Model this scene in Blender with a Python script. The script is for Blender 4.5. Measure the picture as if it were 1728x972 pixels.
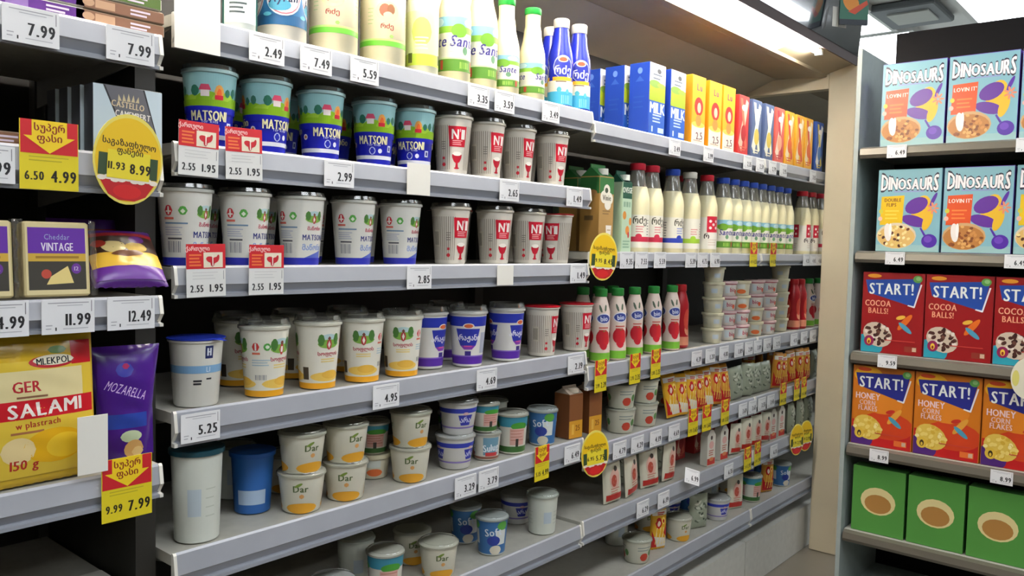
import bpy, math, random
from mathutils import Vector, Matrix
random.seed(11)
for o in list(bpy.data.objects): bpy.data.objects.remove(o)
SC = bpy.context.scene; COL = SC.collection
# ------------------------------------------------------------------ camera
FPX, YAW, PITCH, ROLL = 1384.5, math.radians(40.30), math.radians(3.126), math.radians(1.328)
CAM = Vector((0, 0, 1.4))
fw = Vector((math.cos(PITCH)*math.cos(YAW), math.cos(PITCH)*math.sin(YAW), -math.sin(PITCH)))
rt = Vector((math.sin(YAW), -math.cos(YAW), 0)); up = rt.cross(fw)
rt = rt*math.cos(ROLL) + up*math.sin(ROLL); up = rt.cross(fw)
cd = bpy.data.cameras.new('camera'); cd.sensor_width = 36; cd.sensor_fit = 'HORIZONTAL'; cd.lens = FPX/1728*36
cd.clip_start = .02; cd.clip_end = 60
cam = bpy.data.objects.new('camera', cd); COL.objects.link(cam); SC.camera = cam
cam.matrix_world = Matrix((( rt.x, up.x, -fw.x, CAM.x), (rt.y, up.y, -fw.y, CAM.y), (rt.z, up.z, -fw.z, CAM.z), (0, 0, 0, 1)))
# ------------------------------------------------------------------ world, exposure
w = bpy.data.worlds.new('world'); SC.world = w; w.use_nodes = True
w.node_tree.nodes['Background'].inputs[0].default_value = (.8, .85, .9, 1); w.node_tree.nodes['Background'].inputs[1].default_value = .15
VS = SC.view_settings; VS.view_transform = 'Standard'; VS.look = 'None'; VS.gamma = 1; VS.use_curve_mapping = False; VS.exposure = 0.5
CEIL_LAMP, TUBE = 11.0, 110.0          # emission of the ceiling lamps and of the canopy tube

# ------------------------------------------------------------------ pixel helpers (a pixel gives a direction; depth comes from the shelf)
def proj(p):
    d = Vector(p) - CAM; t = d.dot(fw); return 864 + FPX*d.dot(rt)/t, 486 - FPX*d.dot(up)/t
def ray(x, y): return fw + rt*((x-864)/FPX) - up*((y-486)/FPX)
def XY(px, Y, z):                    # X where pixel column px meets the line (Y, z) along the shelf
    X = 2.0
    for _ in range(6):
        d = ray(px, proj((X, Y, z))[1]); X = d.x*Y/d.y
    return X
def YX(px, X, z):                    # Y where pixel column px meets the line (X, z) of the cereal shelving
    Y = .7
    for _ in range(6):
        d = ray(px, proj((X, Y, z))[1]); Y = d.y*X/d.x
    return Y
# ------------------------------------------------------------------ materials
def lin(c):
    c = c.lstrip('#'); v = [int(c[i:i+2], 16)/255 for i in (0, 2, 4)]
    return [x/12.92 if x <= .04045 else ((x+.055)/1.055)**2.4 for x in v] + [1]
MATS = {}
def M(col, rough=.45, metal=0, spec=.5, noise=0, scale=40, bump=0, coat=0):
    k = (col, rough, metal, spec, noise, scale, bump, coat)
    if k in MATS: return MATS[k]
    m = bpy.data.materials.new('paint_'+col.strip('#')); m.use_nodes = True; n = m.node_tree.nodes; l = m.node_tree.links
    b = n['Principled BSDF']; b.inputs['Base Color'].default_value = lin(col); b.inputs['Roughness'].default_value = rough
    b.inputs['Metallic'].default_value = metal; b.inputs['Specular IOR Level'].default_value = spec; b.inputs['Coat Weight'].default_value = coat
    if noise or bump:
        tc = n.new('ShaderNodeTexCoord'); nz = n.new('ShaderNodeTexNoise'); nz.inputs['Scale'].default_value = scale; nz.inputs['Detail'].default_value = 5
        l.new(tc.outputs['Object'], nz.inputs['Vector'])
        if noise:
            r = n.new('ShaderNodeValToRGB'); c = lin(col)
            r.color_ramp.elements[0].position = .3; r.color_ramp.elements[1].position = .7
            r.color_ramp.elements[0].color = [x*(1-noise) for x in c[:3]]+[1]; r.color_ramp.elements[1].color = [min(1, x*(1+noise)) for x in c[:3]]+[1]
            l.new(nz.outputs['Fac'], r.inputs['Fac']); l.new(r.outputs['Color'], b.inputs['Base Color'])
        if bump:
            bp = n.new('ShaderNodeBump'); bp.inputs['Strength'].default_value = bump; bp.inputs['Distance'].default_value = .01
            l.new(nz.outputs['Fac'], bp.inputs['Height']); l.new(bp.outputs['Normal'], b.inputs['Normal'])
    MATS[k] = m; return m
def EM(name, col, s):
    m = bpy.data.materials.new(name); m.use_nodes = True; n = m.node_tree.nodes; n.clear()
    e = n.new('ShaderNodeEmission'); e.inputs[0].default_value = lin(col); e.inputs[1].default_value = s
    o = n.new('ShaderNodeOutputMaterial'); m.node_tree.links.new(e.outputs[0], o.inputs[0]); return m
def CLEAR(name, tint, gloss=.2, milky=0.0):
    m = bpy.data.materials.new(name); m.use_nodes = True; n = m.node_tree.nodes; n.clear(); l = m.node_tree.links
    t = n.new('ShaderNodeBsdfTransparent'); t.inputs[0].default_value = lin(tint)
    g = n.new('ShaderNodeBsdfGlossy'); g.inputs['Roughness'].default_value = .12
    d = n.new('ShaderNodeBsdfDiffuse'); d.inputs[0].default_value = lin('#d8d4c8')
    lw = n.new('ShaderNodeFresnel'); lw.inputs[0].default_value = 1.3
    a = n.new('ShaderNodeMath'); a.operation = 'ADD'; a.inputs[1].default_value = gloss*.35; a.use_clamp = True; l.new(lw.outputs[0], a.inputs[0])
    x0 = n.new('ShaderNodeMixShader'); x0.inputs[0].default_value = milky; l.new(t.outputs[0], x0.inputs[1]); l.new(d.outputs[0], x0.inputs[2])
    x = n.new('ShaderNodeMixShader'); l.new(a.outputs[0], x.inputs[0]); l.new(x0.outputs[0], x.inputs[1]); l.new(g.outputs[0], x.inputs[2])
    o = n.new('ShaderNodeOutputMaterial'); l.new(x.outputs[0], o.inputs[0]); return m
LID = CLEAR('clear_lid_plastic', '#fbfdfd', .12, .015); NECK = CLEAR('clear_bottle_plastic', '#d2d0c6', .2, .22); WRAP = CLEAR('clear_wrapper', '#f2f0e8', .3, .03)
# ------------------------------------------------------------------ mesh builder (metres)
class MB:
    def __init__(s): s.v = []; s.f = []; s.m = []; s.ml = []
    def mi(s, m):
        if m not in s.ml: s.ml.append(m)
        return s.ml.index(m)
    def add(s, vs, fs, m):
        o = len(s.v); i = s.mi(m); s.v += [tuple(v) for v in vs]
        for f in fs: s.f.append(tuple(o+k for k in f)); s.m.append(i)
    def box(s, x0, x1, y0, y1, z0, z1, m, bev=0):
        if not bev:
            s.add([(x, y, z) for z in (z0, z1) for y in (y0, y1) for x in (x0, x1)], [(0, 2, 3, 1), (4, 5, 7, 6), (0, 1, 5, 4), (2, 6, 7, 3), (0, 4, 6, 2), (1, 3, 7, 5)], m); return s
        b = bev; pts = [(x0+b, y0), (x1-b, y0), (x1, y0+b), (x1, y1-b), (x1-b, y1), (x0+b, y1), (x0, y1-b), (x0, y0+b)]
        cx, cy = (x0+x1)/2, (y0+y1)/2
        ins = [(cx+(x-cx)*(1-2*b/(x1-x0)), cy+(y-cy)*(1-2*b/(y1-y0))) for x, y in pts]
        R = [[(x, y, z0) for x, y in ins], [(x, y, z0+b) for x, y in pts], [(x, y, z1-b) for x, y in pts], [(x, y, z1) for x, y in ins]]
        vs = sum(R, []); fs = [tuple(reversed(range(8))), tuple(range(24, 32))]
        for k in range(3):
            for i in range(8): fs.append((k*8+i, k*8+(i+1) % 8, k*8+8+(i+1) % 8, k*8+8+i))
        s.add(vs, fs, m); return s
    def lathe(s, prof, m, seg=28, c=(0, 0), close=False):
        vs = []; fs = []; n = len(prof)
        for r, z in prof:
            for i in range(seg):
                a = 2*math.pi*i/seg; vs.append((c[0]+r*math.sin(a), c[1]-r*math.cos(a), z))
        for k in range(n-1):
            for i in range(seg):
                j = (i+1) % seg; fs.append((k*seg+i, k*seg+j, k*seg+seg+j, k*seg+seg+i))
        s.add(vs, fs, m); return s
    def prism(s, prof, x0, x1, m, caps=True):        # (y, z) profile extruded along x
        n = len(prof); vs = [(x0, y, z) for y, z in prof] + [(x1, y, z) for y, z in prof]
        fs = [(i, (i+1) % n, n+(i+1) % n, n+i) for i in range(n)]
        if caps: fs += [tuple(reversed(range(n))), tuple(range(n, 2*n))]
        s.add(vs, fs, m); return s
    def mesh(s, name, smooth=None):
        me = bpy.data.meshes.new(name); me.from_pydata(s.v, [], s.f)
        for m in s.ml: me.materials.append(m)
        me.polygons.foreach_set('material_index', s.m)
        if smooth:
            me.polygons.foreach_set('use_smooth', [True]*len(s.f)); me.set_sharp_from_angle(angle=math.radians(smooth))
        me.update(); return me
def link(name, me, parent=None, loc=(0, 0, 0), rot=(0, 0, 0)):
    o = bpy.data.objects.new(name, me); COL.objects.link(o); o.location = loc; o.rotation_euler = rot
    if parent: o.parent = parent
    return o
def tag(o, label, cat, group=None, kind=None):
    if label: o['label'] = label
    if cat: o['category'] = cat
    if group: o['group'] = group
    if kind: o['kind'] = kind
    return o
def struct(name, mb, label, smooth=None):
    o = link(name, mb.mesh(name, smooth)); o['kind'] = 'structure'; o['label'] = label; return o
# ------------------------------------------------------------------ glyphs for printed writing
GEO = 'აბგდევზთიკლმნოპჟრსტუფქღყშჩცძწჭხჯჰ'
def glyphs(chars, off):
    G = {}; obs = []
    def mk(t):
        c = bpy.data.curves.new('t', 'FONT'); c.body = t; c.resolution_u = 2; c.offset = off; c.fill_mode = 'FRONT'
        o = bpy.data.objects.new('t', c); COL.objects.link(o); return o
    for ch in chars: obs.append((ch, mk(ch)))
    bpy.context.view_layer.update(); dg = bpy.context.evaluated_depsgraph_get(); raw = {}
    for ch, o in obs:
        e = o.evaluated_get(dg); me = e.to_mesh()
        raw[ch] = ([(v.co.x, v.co.y) for v in me.vertices], [tuple(p.vertices) for p in me.polygons]); e.to_mesh_clear()
    for ch, o in obs:
        c = o.data; bpy.data.objects.remove(o); bpy.data.curves.remove(c)
    H = max(y for x, y in raw['H'][0]) - min(y for x, y in raw['H'][0])
    for ch, (vs, fs) in raw.items():
        if not vs: continue
        x0 = min(x for x, y in vs); x1 = max(x for x, y in vs)
        G[ch] = ([((x-x0)/H, y/H) for x, y in vs], fs, (x1-x0)/H)
    return G
CH = "ABCDEFGHIJKLMNOPQRSTUVWXYZabcdefghijklmnopqrstuvwxyz0123456789.,'!%&"
GLY = glyphs(CH+GEO, 0.0); GB, GN, GO = .045, 0.0, 'outline'      # weights: bold, regular, outline
class Art:                              # flat print: shapes in centimetres on a surface, later ones on top
    def __init__(s, clip=None): s.L = []; s.B = []; s.clip = clip
    def cut(s, P):                      # trim a convex shape to the printed face
        x0, y0, x1, y1 = s.clip
        for ax, lim, sg in ((0, x0, 1), (0, x1, -1), (1, y0, 1), (1, y1, -1)):
            Q = []
            for i in range(len(P)):
                a, b = P[i], P[(i+1) % len(P)]; da, db = sg*(a[ax]-lim), sg*(b[ax]-lim)
                if da >= 0: Q.append(a)
                if da*db < 0: t = da/(da-db); Q.append((a[0]+(b[0]-a[0])*t, a[1]+(b[1]-a[1])*t))
            P = Q
            if len(P) < 3: return []
        return P
    def lift(s, V, up=1):                     # a print layer lies above every earlier one whose box it meets
        b = (min(p[0] for p in V), max(p[0] for p in V), min(p[1] for p in V), max(p[1] for p in V))
        k = 1+max([q[4] for q in s.B if q[0] < b[1] and q[1] > b[0] and q[2] < b[3] and q[3] > b[2]], default=0)
        s.B.append(b+(k+up-1,)); return k*.011
    def poly(s, pts, col):
        pts = [tuple(p) for p in pts]
        if s.clip: pts = s.cut(pts)
        if len(pts) < 3: return s
        s.L.append(('p', pts, None, col, s.lift(pts))); return s
    def rect(s, x0, y0, x1, y1, col): return s.poly([(x0, y0), (x1, y0), (x1, y1), (x0, y1)], col)
    def ell(s, cx, cy, rx, ry, col, n=18, a=0):
        ca, sa = math.cos(a), math.sin(a); P = []
        for i in range(n):
            t = 2*math.pi*i/n; x, y = rx*math.cos(t), ry*math.sin(t); P.append((cx+x*ca-y*sa, cy+x*sa+y*ca))
        return s.poly(P, col)
    def text(s, t, cx, cy, h, col, sx=1.0, G=None, rot=0, arc=0, grow=0, gap=.2, shear=0, fit=0):
        wt = GB if G is None else G; G = GLY; x = 0; pl = []
        sh = [(0, 0)] if wt == 0 else [(-wt, 0), (0, 0), (wt, 0)] if wt != 'outline' else [(.13*math.cos(k*.785), .13*math.sin(k*.785)) for k in range(8)]
        for ch in t:
            if ch == ' ': x += .45; continue
            if ch not in G: continue
            pl.append((x, G[ch])); x += G[ch][2]+gap
        W = x-gap; V = []; Fs = []
        if fit: sx = fit/(W*h)
        for (gx, (vs, fs, wd)), (dx, dy) in [(a, b) for b in sh for a in pl]:
            o = len(V)
            for vx, vy in vs:
                vx, vy = vx+dx, vy+dy; X = (gx+vx-W/2)*h*sx; q = X/(W*h*sx/2) if W else 0; Y = (vy-.5)*h*(1+grow*q*q)+arc*q*q*h; X += shear*Y
                if rot: X, Y = X*math.cos(rot)-Y*math.sin(rot), X*math.sin(rot)+Y*math.cos(rot)
                V.append((cx+X, cy+Y))
            Fs += [tuple(o+k for k in f) for f in fs]
        if V:
            z = s.lift(V, 1+(len(sh) > 3)); nv, nf = len(V)//len(sh), len(Fs)//len(sh)
            for k in range(len(sh)): s.L.append(('t', V[k*nv:k*nv+nv], [tuple(i-k*nv for i in f) for f in Fs[k*nf:k*nf+nf]], col, z+.002+k*.0022))
        return s
    def wide(s, k): s.L = [(a, [(x*k, y) for x, y in V], f, c, o) for a, V, f, c, o in s.L]; return s
    def lines(s, x0, x1, y, n, dy, col, th=.12, rag=.25):
        for i in range(n):
            s.rect(x0, y-i*dy-th, x1-(x1-x0)*rag*((i*37) % 10)/10, y-i*dy, col)
        return s
    def bars(s, x0, x1, y0, y1, col='#3a3a3a', n=9):
        d = (x1-x0)/n
        for i in range(n):
            s.rect(x0+i*d, y0, x0+i*d+d*(.35 if i % 3 else .6), y1, col)
        return s
    def into(s, mb, surf, step=0, hstep=0, rough=.45, off0=.012, coat=0):
        for kind, V, Fs, col, off in s.L:
            off = (off+off0)*.01; mat = M(col, rough, coat=coat)
            if kind == 't':
                if step:                # split long glyph faces so they follow the curve
                    V = list(V); todo = [(f[0], f[i], f[i+1]) for f in Fs for i in range(1, len(f)-1)]; Fs = []; mid = {}
                    while todo:
                        t = todo.pop(); e, (a, b) = max((abs(V[t[i]][0]-V[t[(i+1) % 3]][0])+(abs(V[t[i]][1]-V[t[(i+1) % 3]][1]) if hstep else 0), (i, (i+1) % 3)) for i in range(3))
                        if e < step*1.3: Fs.append(t); continue
                        k = (min(t[a], t[b]), max(t[a], t[b]))
                        if k not in mid: mid[k] = len(V); V.append(((V[k[0]][0]+V[k[1]][0])/2, (V[k[0]][1]+V[k[1]][1])/2))
                        c = t[3-a-b]; todo += [(t[a], mid[k], c), (mid[k], t[b], c)]
                mb.add([surf(x*.01, y*.01, off) for x, y in V], Fs, mat); continue
            if not step: mb.add([surf(x*.01, y*.01, off) for x, y in V], [tuple(range(len(V)))], mat); continue
            xs = sorted({round(p[0], 4) for p in V}); a, b = xs[0], xs[-1]; g = math.ceil(a/step)*step
            grid = {a, b}
            while g < b: grid.add(round(g, 4)); g += step
            if len(V) <= 4: grid |= set(xs)
            xs = sorted(grid); n = len(V); col_ = []
            for x in xs:
                ys = []
                for i in range(n):
                    (ax, ay), (bx, by) = V[i], V[(i+1) % n]
                    if min(ax, bx)-2e-4 <= x <= max(ax, bx)+2e-4:
                        if abs(ax-bx) < 1e-3: ys += [ay, by]
                        else: ys.append(ay+(by-ay)*(x-ax)/(bx-ax))
                col_.append((x, min(ys), max(ys)))
            rows = 1
            if hstep: rows = max(1, math.ceil(max(c[2]-c[1] for c in col_)/hstep))
            vs = []; fs = []
            for x, lo, hi in col_:
                for k in range(rows+1): vs.append(surf(x*.01, (lo+(hi-lo)*k/rows)*.01, off))
            R = rows+1
            for i in range(len(col_)-1):
                for k in range(rows): fs.append((i*R+k, (i+1)*R+k, (i+1)*R+k+1, i*R+k+1))
            mb.add(vs, fs, mat)
        return mb
def flat(y=0, x=0, z=0): return lambda s, h, o: (x+s, y-o, z+h)
def round_surf(prof, rref):             # prof in cm, as the lathe
    P = [(r*.01, z*.01) for r, z in prof]
    def f(s, h, o):
        r = P[-1][0] if h > P[0][1] else P[0][0]
        for (r0, z0), (r1, z1) in zip(P, P[1:]):
            if z1 > z0 and z0 <= h <= z1: r = r0+(r1-r0)*(h-z0)/(z1-z0); break
        a = s/(rref*.01); return ((r+o)*math.sin(a), -(r+o)*math.cos(a), h)
    return f
cm = lambda prof: [(r*.01, z*.01) for r, z in prof]
# ------------------------------------------------------------------ kinds: name -> list of (part, mesh, parent part index)
KIND = {}
def kind(k, *parts): KIND[k] = parts
def put(k, name, loc, rz, label, cat, group=None, rx=0, ry=0, sc=1):
    loc = (loc[0], loc[1], loc[2]+.043*abs(math.sin(ry))*sc+(.02*abs(math.sin(rx)) if rx else 0))
    e = link(name, None, None, loc, (rx, ry, rz)); e.empty_display_size = .03; e.scale = (sc, sc, sc); tag(e, label, cat, group)
    obs = []
    for pn, me, par in KIND[k]:
        o = link(pn, me, e if par is None else obs[par]); obs.append(o)
    return e
def body(prof, col, rough=.4, seg=28, smooth=40): return MB().lathe(cm(prof), M(col, rough) if isinstance(col, str) else col, seg).mesh('body', smooth)
def label(art, prof, rref, rough=.42, step=.4): return art.into(MB(), round_surf(prof, rref), step, 0, rough).mesh('label_print')
def clear_lid(r, z, high=.9): return MB().lathe(cm([(r-.05, z-.5), (r+.12, z-.4), (r+.12, z+.1), (r-.1, z+.2), (r-.35, z+high), (r-.7, z+high), (r-.85, z+.35), (.01, z+.35)]), LID, 28).mesh('lid', 35)
def foil(r, z, col, rough=.3):
    mb = MB().lathe(cm([(r-.02, z-.25), (r+.12, z-.2), (r+.14, z+.02), (r-.3, z+.12), (.01, z+.06)]), M(col, rough, .2), 28)
    mb.add([(.01*x, .01*y, .01*h) for x, y, h in [(r*.55, -r*.84, z), (r*.84, -r*.55, z), (r*1.08, -r*1.0, z-.15), (r*.96, -r*1.12, z-.15)]], [(0, 1, 2, 3)], M(col, rough, .2))
    return mb.mesh('foil_lid', 35)
CUP = [(.01, 0), (3.4, 0), (3.65, .25), (4.7, 13.1), (5.0, 13.2), (5.0, 13.7), (4.8, 13.75), (.01, 13.7)]
CS = [(3.62, 0), (4.7, 13.1)]
def meadow(a, s0, h):                   # little painted meadow scene on the blue cups
    a.ell(s0-2.6, h+.5, .75, 1.0, '#2f6f5a').ell(s0+2.9, h+.3, .5, .8, '#2f6f5a').ell(s0+4.2, h+.5, .55, .9, '#35705f')
    a.rect(s0-1.6, h-.5, s0-.2, h+.7, '#e8dcd8').poly([(s0-1.9, h+.6), (s0+.1, h+.6), (s0-.3, h+1.6), (s0-1.5, h+1.6)], '#d04a68')
    a.ell(s0+1.4, h+.4, .8, 1.25, '#e0a050').ell(s0+1.4, h+.1, .45, .95, '#e86a30').rect(s0+.7, h-1.0, s0+2.1, h-.2, '#c8283c')
A = Art(); A.rect(-13.6, 7.2, 13.6, 13.0, '#8fbcc0')
for i in range(-5, 6): A.ell(i*2.7, 8.2+.3*math.sin(i*2), 2.2, 1.2+.3*math.cos(i*1.7), ['#86b424', '#9cc23a'][i % 2])
A.rect(-13.6, 6.9, 13.6, 8.2, '#84b020')
for s0 in (-9, 0.3, 9): meadow(A, s0, 9.3)
A.rect(-13.6, 5.9, 13.6, 7.1, '#1c22ac').rect(-13.6, 1.3, 13.6, 2.1, '#dcdde8')
A.text('MATSONI', 0, 5.4, 1.75, '#efe6b4', 1, .07, fit=6.3).text('for kids', .2, 4.4, .55, '#d8dcf4', 1, GN).ell(-.2, 3.1, .75, .85, '#c8d0f0').ell(-.2, 3.1, .6, .7, '#2730b4').ell(1.6, 3.1, .5, .55, '#e6e6f2')
A.text('მაწონი', 9, 5.6, 1.2, '#efe6b4', .85).text('მაწონი', -9, 5.6, 1.2, '#efe6b4', .85).ell(-5.2, 4.4, .6, .6, '#e8e0e0').ell(-5.2, 4.4, .38, .4, '#c07030').rect(3.6, 3.0, 4.7, 4.4, '#d8dcf0').rect(3.9, 3.3, 4.4, 4.1, '#202a80')
kind('meadow_cup', ('body', body(CUP[:4]+[(.01, 13.1)], '#1b21aa', .3), None), ('rim', body([(4.71, 13.02), (5.0, 13.15), (5.0, 13.7), (4.8, 13.76), (.01, 13.72)], '#a9c6c8', .3), None), ('label_print', label(A, CS, 4.15, .3), 0), ('lid', clear_lid(5.0, 13.7), None))
def striped(lid):
    A = Art()
    for i in range(-26, 27):
        if not -4 < i < 4: A.rect(i*.5, 1.0, i*.5+.17, 11.4, '#93867a')
    A.poly([(-1.9, 6.4), (1.9, 6.4), (2.2, 11.2), (-2.2, 11.2)], '#cf1230').text('N', -.6, 9.3, 2.3, '#f6ece6', 1, .05, fit=1.5).text('1', 1.3, 9.3, 2.3, '#f6ece6', 1, .05, fit=.55).text("'", .55, 9.5, 2.0, '#f6ece6', 1, 0.0, fit=.16).lines(-1.2, 1.2, 7.9, 3, .45, '#f0b0b0', .2)
    A.ell(0, 4.2, 1.25, 1.7, '#c01830').rect(-1.4, 4.6, 1.4, 6.0, '#dcd5c8').ell(0, 4.75, 1.2, .5, '#f4ece2').poly([(-.4, 1.4), (.4, 1.4), (.22, 2.9), (-.22, 2.9)], '#c01830').ell(0, 1.35, .8, .22, '#c01830')
    A.ell(-3.4, 2.2, .5, .5, '#c82030').rect(-3.7, 3.4, -3.1, 4.0, '#c82030').lines(-3.9, -2.8, 7.6, 4, .55, '#6a6058', .14)
    A.rect(-7.4, 4.2, -5.6, 8.2, '#cfc6b4').bars(-7.2, -5.8, 4.6, 7.8, '#5a5248')
    A.rect(5.6, 4.2, 7.4, 8.2, '#cfc6b4').bars(5.8, 7.2, 4.6, 7.8, '#5a5248')
    return [('body', body(CUP, '#d8d1c4', .4), None), ('label_print', label(A, CS, 4.15), 0), (('lid', clear_lid(5.0, 13.7, 1.0), None) if lid == 'clear' else ('foil_lid', foil(5.0, 13.8, '#c01428'), None))]
kind('striped_cup', *striped('clear')); kind('striped_cup_red', *striped('red'))
def farm(a, s0, h, k=1.0):              # generic farm emblem
    a.ell(s0, h+.2*k, 1.9*k, 1.2*k, '#b4cdd0').ell(s0, h-.4*k, 2.0*k, .8*k, '#7fae48').ell(s0-1.4*k, h+.3*k, .6*k, 1.1*k, '#4a7a38').ell(s0+1.4*k, h+.4*k, .6*k, 1.1*k, '#4a7a38').ell(s0, h-.5*k, .5*k, 1.0*k, '#b83a40').ell(s0, h-.5*k, .25*k, .7*k, '#efe8e0').ell(s0, h+.6*k, .32*k, .4*k, '#7a4438')
A = Art(); A.rect(-13.6, .1, 13.6, 1.5, '#2a2fae')
for s0 in (-9, 3.2):
    farm(A, s0+1.3, 9.6, .9); A.text('მაწონი', s0+1.5, 7.4, .7, '#c0405a', .8).text('MATSONI', s0+1.6, 5.6, 1.1, '#28307c', .7).text('მაწონი', s0+1.4, 3.6, 1.1, '#7c96cc', .8)
    A.poly([(s0-.6, 1.5), (s0+3.8, 1.5), (s0+3.6, 3.0), (s0+1.2, 2.2)], '#5a6ac0')
A.ell(-2.0, 9.8, .75, .95, '#c83038').rect(-2.15, 9.1, -1.85, 10.5, '#eae6de').rect(-2.5, 9.5, -1.5, 9.75, '#eae6de').rect(-2.9, 8.2, -1.1, 8.6, '#d86858').ell(.4, 9.8, .75, .8, '#5aa84a').ell(.4, 9.7, .4, .45, '#dfe8d4')
A.lines(-2.8, 1.2, 7.7, 1, .4, '#6f8ca8', .28).lines(-2.9, .3, 6.9, 4, .42, '#b4b6c4', .2).bars(-2.4, .2, 2.4, 4.4, '#82848c', 8).lines(-2.4, .2, 5.0, 1, .4, '#4a4a50', .3)
kind('white_cup', ('body', body(CUP, '#dcdad2', .35), None), ('label_print', label(A, CS, 4.15), 0), ('lid', clear_lid(5.0, 13.7), None))
A = Art(); A.rect(-13.6, .1, 13.6, 1.3, '#eca820')
for s0 in (-9, 0, 9):
    A.ell(s0, 2.6, 3.9, 1.0, '#f0c860').ell(s0+.8, 3.0, 2.2, .9, '#eab84a'); farm(A, s0, 9.9, 1.15); A.text('სოფლის', s0, 7.4, .75, '#b02a44', .9).lines(s0-1.6, s0+1.6, 6.4, 2, .5, '#e8cf80', .25, 0)
A.ell(4.0, 9.9, .7, .85, '#cc3a34').rect(3.85, 9.2, 4.15, 10.6, '#eae6de').rect(3.3, 8.4, 4.8, 8.8, '#d87058').ell(6.1, 9.9, .7, .75, '#58a84c').ell(6.1, 9.9, .38, .4, '#e4ebd8').lines(3.2, 6.8, 7.4, 3, .5, '#a8c0cc', .2).bars(3.8, 6.2, 3.4, 4.4, '#7c8088').rect(-5.6, 2.0, -4.2, 4.6, '#4a4034')
kind('yellow_cup', ('body', body(CUP, '#e4e0d2', .35), None), ('label_print', label(A, CS, 4.15), 0), ('lid', clear_lid(5.0, 13.7, 1.5), None))
A = Art(); A.rect(-13.6, 6.2, 13.6, 7.6, '#7ba6cc').rect(1.6, 8.9, 3.0, 11.2, '#1c2a62').rect(1.9, 9.4, 2.2, 10.8, '#dfe4ee').rect(2.4, 9.4, 2.7, 10.8, '#dfe4ee').rect(2.2, 10, 2.4, 10.2, '#dfe4ee').lines(-.4, 1.1, 5.0, 2, .55, '#23232a', .35, .1).lines(1.9, 2.9, 5.3, 1, .5, '#23232a', .3, 0).text('LI', 2.2, 6.9, .9, '#dce8f2', .8, GN)
C2 = [(.01, 0), (3.7, 0), (3.9, .3), (4.7, 11.6), (5.0, 11.8), (5.0, 12.3), (.01, 12.3)]
kind('blue_lid_cup', ('body', body(C2, '#dddbd2', .3), None), ('label_print', label(A, [(3.88, 0), (4.7, 11.6)], 4.3), 0), ('foil_lid', foil(5.05, 12.4, '#2438a8'), None))
A = Art(); A.rect(-13.6, 10.2, 13.6, 12.6, '#2636ac').rect(-13.6, .7, 13.6, 2.6, '#5a2aa4').rect(-13.6, 2.6, 13.6, 2.9, '#8a6cc4')
for s0 in (-9.2, 0, 9.2):
    A.poly([(s0-3.0, 9.6), (s0-2.2, 5.6), (s0-1.0, 4.4), (s0+1.0, 4.4), (s0+2.2, 5.6), (s0+3.0, 9.6)], '#2a34a6').poly([(s0-2.0, 5.4), (s0-1.0, 4.4), (s0+1.0, 4.4), (s0+2.0, 5.4)], '#8a3ab0').text('არაჟანი', s0, 7.4, 1.35, '#eae8f4', .72).ell(s0+.1, 10.3, 1.35, .7, '#f0e6dc').ell(s0+.1, 10.3, 1.1, .5, '#d8653a').rect(s0-.8, 2.9, s0+.8, 4.0, '#3a2a80').lines(s0-1.0, s0+1.0, 5.4, 1, .4, '#d85a9a', .3, 0)
A.rect(3.4, 3.4, 5.8, 8.6, '#b0b4c4')
kind('purple_cup', ('body', body(CUP, '#dedbd6', .35), None), ('label_print', label(A, CS, 4.15), 0), ('lid', clear_lid(5.0, 13.7, 1.6), None))
# bottles and jugs of the top shelf
J = [(.01, 0), (4.6, 0), (5.0, .6), (5.0, 20), (4.6, 22.5), (2.6, 26), (1.9, 27), (1.9, 28), (.01, 28)]
A = Art(); A.rect(-15.6, 4.0, 15.6, 5.1, '#6cc03a').rect(-15.6, 5.1, 15.6, 5.5, '#b6dc7c').rect(-15.6, 16, 15.6, 18, '#a8d878')
for s0 in (-10, 0, 10): A.ell(s0, 11.4, 2.6, 2.2, '#d8dca0').ell(s0-.5, 11.6, 1.3, 1.4, '#b06048').ell(s0+.8, 11.8, .9, 1.2, '#8a5a3c').ell(s0+.2, 10.6, 1.1, .7, '#c8b8a0').text('რძე', s0, 8.2, 1.0, '#a04030').lines(s0-4.4, s0-3, 12, 5, .8, '#b8c890', .2).ell(s0+1.0, 6.1, .5, .4, '#98cc60')
kind('green_band_jug', ('body', body(J, '#e6dcba', .3), None), ('label_print', label(A, [(5, .6), (5, 20)], 5), 0), ('cap', MB().lathe(cm([(2.2, 26.8), (2.2, 29), (.01, 29)]), M('#3c9c30', .4), 20).mesh('cap', 40), None))
P = [(.01, 0), (4.4, 0), (4.75, .5), (4.75, 15.5), (5.0, 15.7), (5.0, 16.4), (.01, 16.4)]
A = Art(); A.rect(-15, 3.0, 15, 15.4, '#2a6a9c').rect(-15, 3.0, 15, 5.0, '#1e5684')
for s0 in (-7.5, 7.5, 0): A.ell(s0, 8.6, 3.6, 3.9, '#d4dce4').ell(s0, 8.6, 3.3, 3.6, '#c06a78').ell(s0, 8.7, 3.15, 3.45, '#e6e4e2').ell(s0-.8, 6.8, 2.2, 1.2, '#4a98b4').text('Ayran', s0, 8.2, 1.7, '#262a4c', .8, GB, .08, shear=.2).ell(s0-3.2, 5.0, .9, .4, '#5cb0c4')
kind('ayran_cup', ('body', body(P, '#e0dacc', .3), None), ('label_print', label(A, [(4.75, .5), (4.75, 15.5)], 4.75), 0), ('foil_lid', foil(5.0, 16.4, '#3a78ac'), None))
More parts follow.
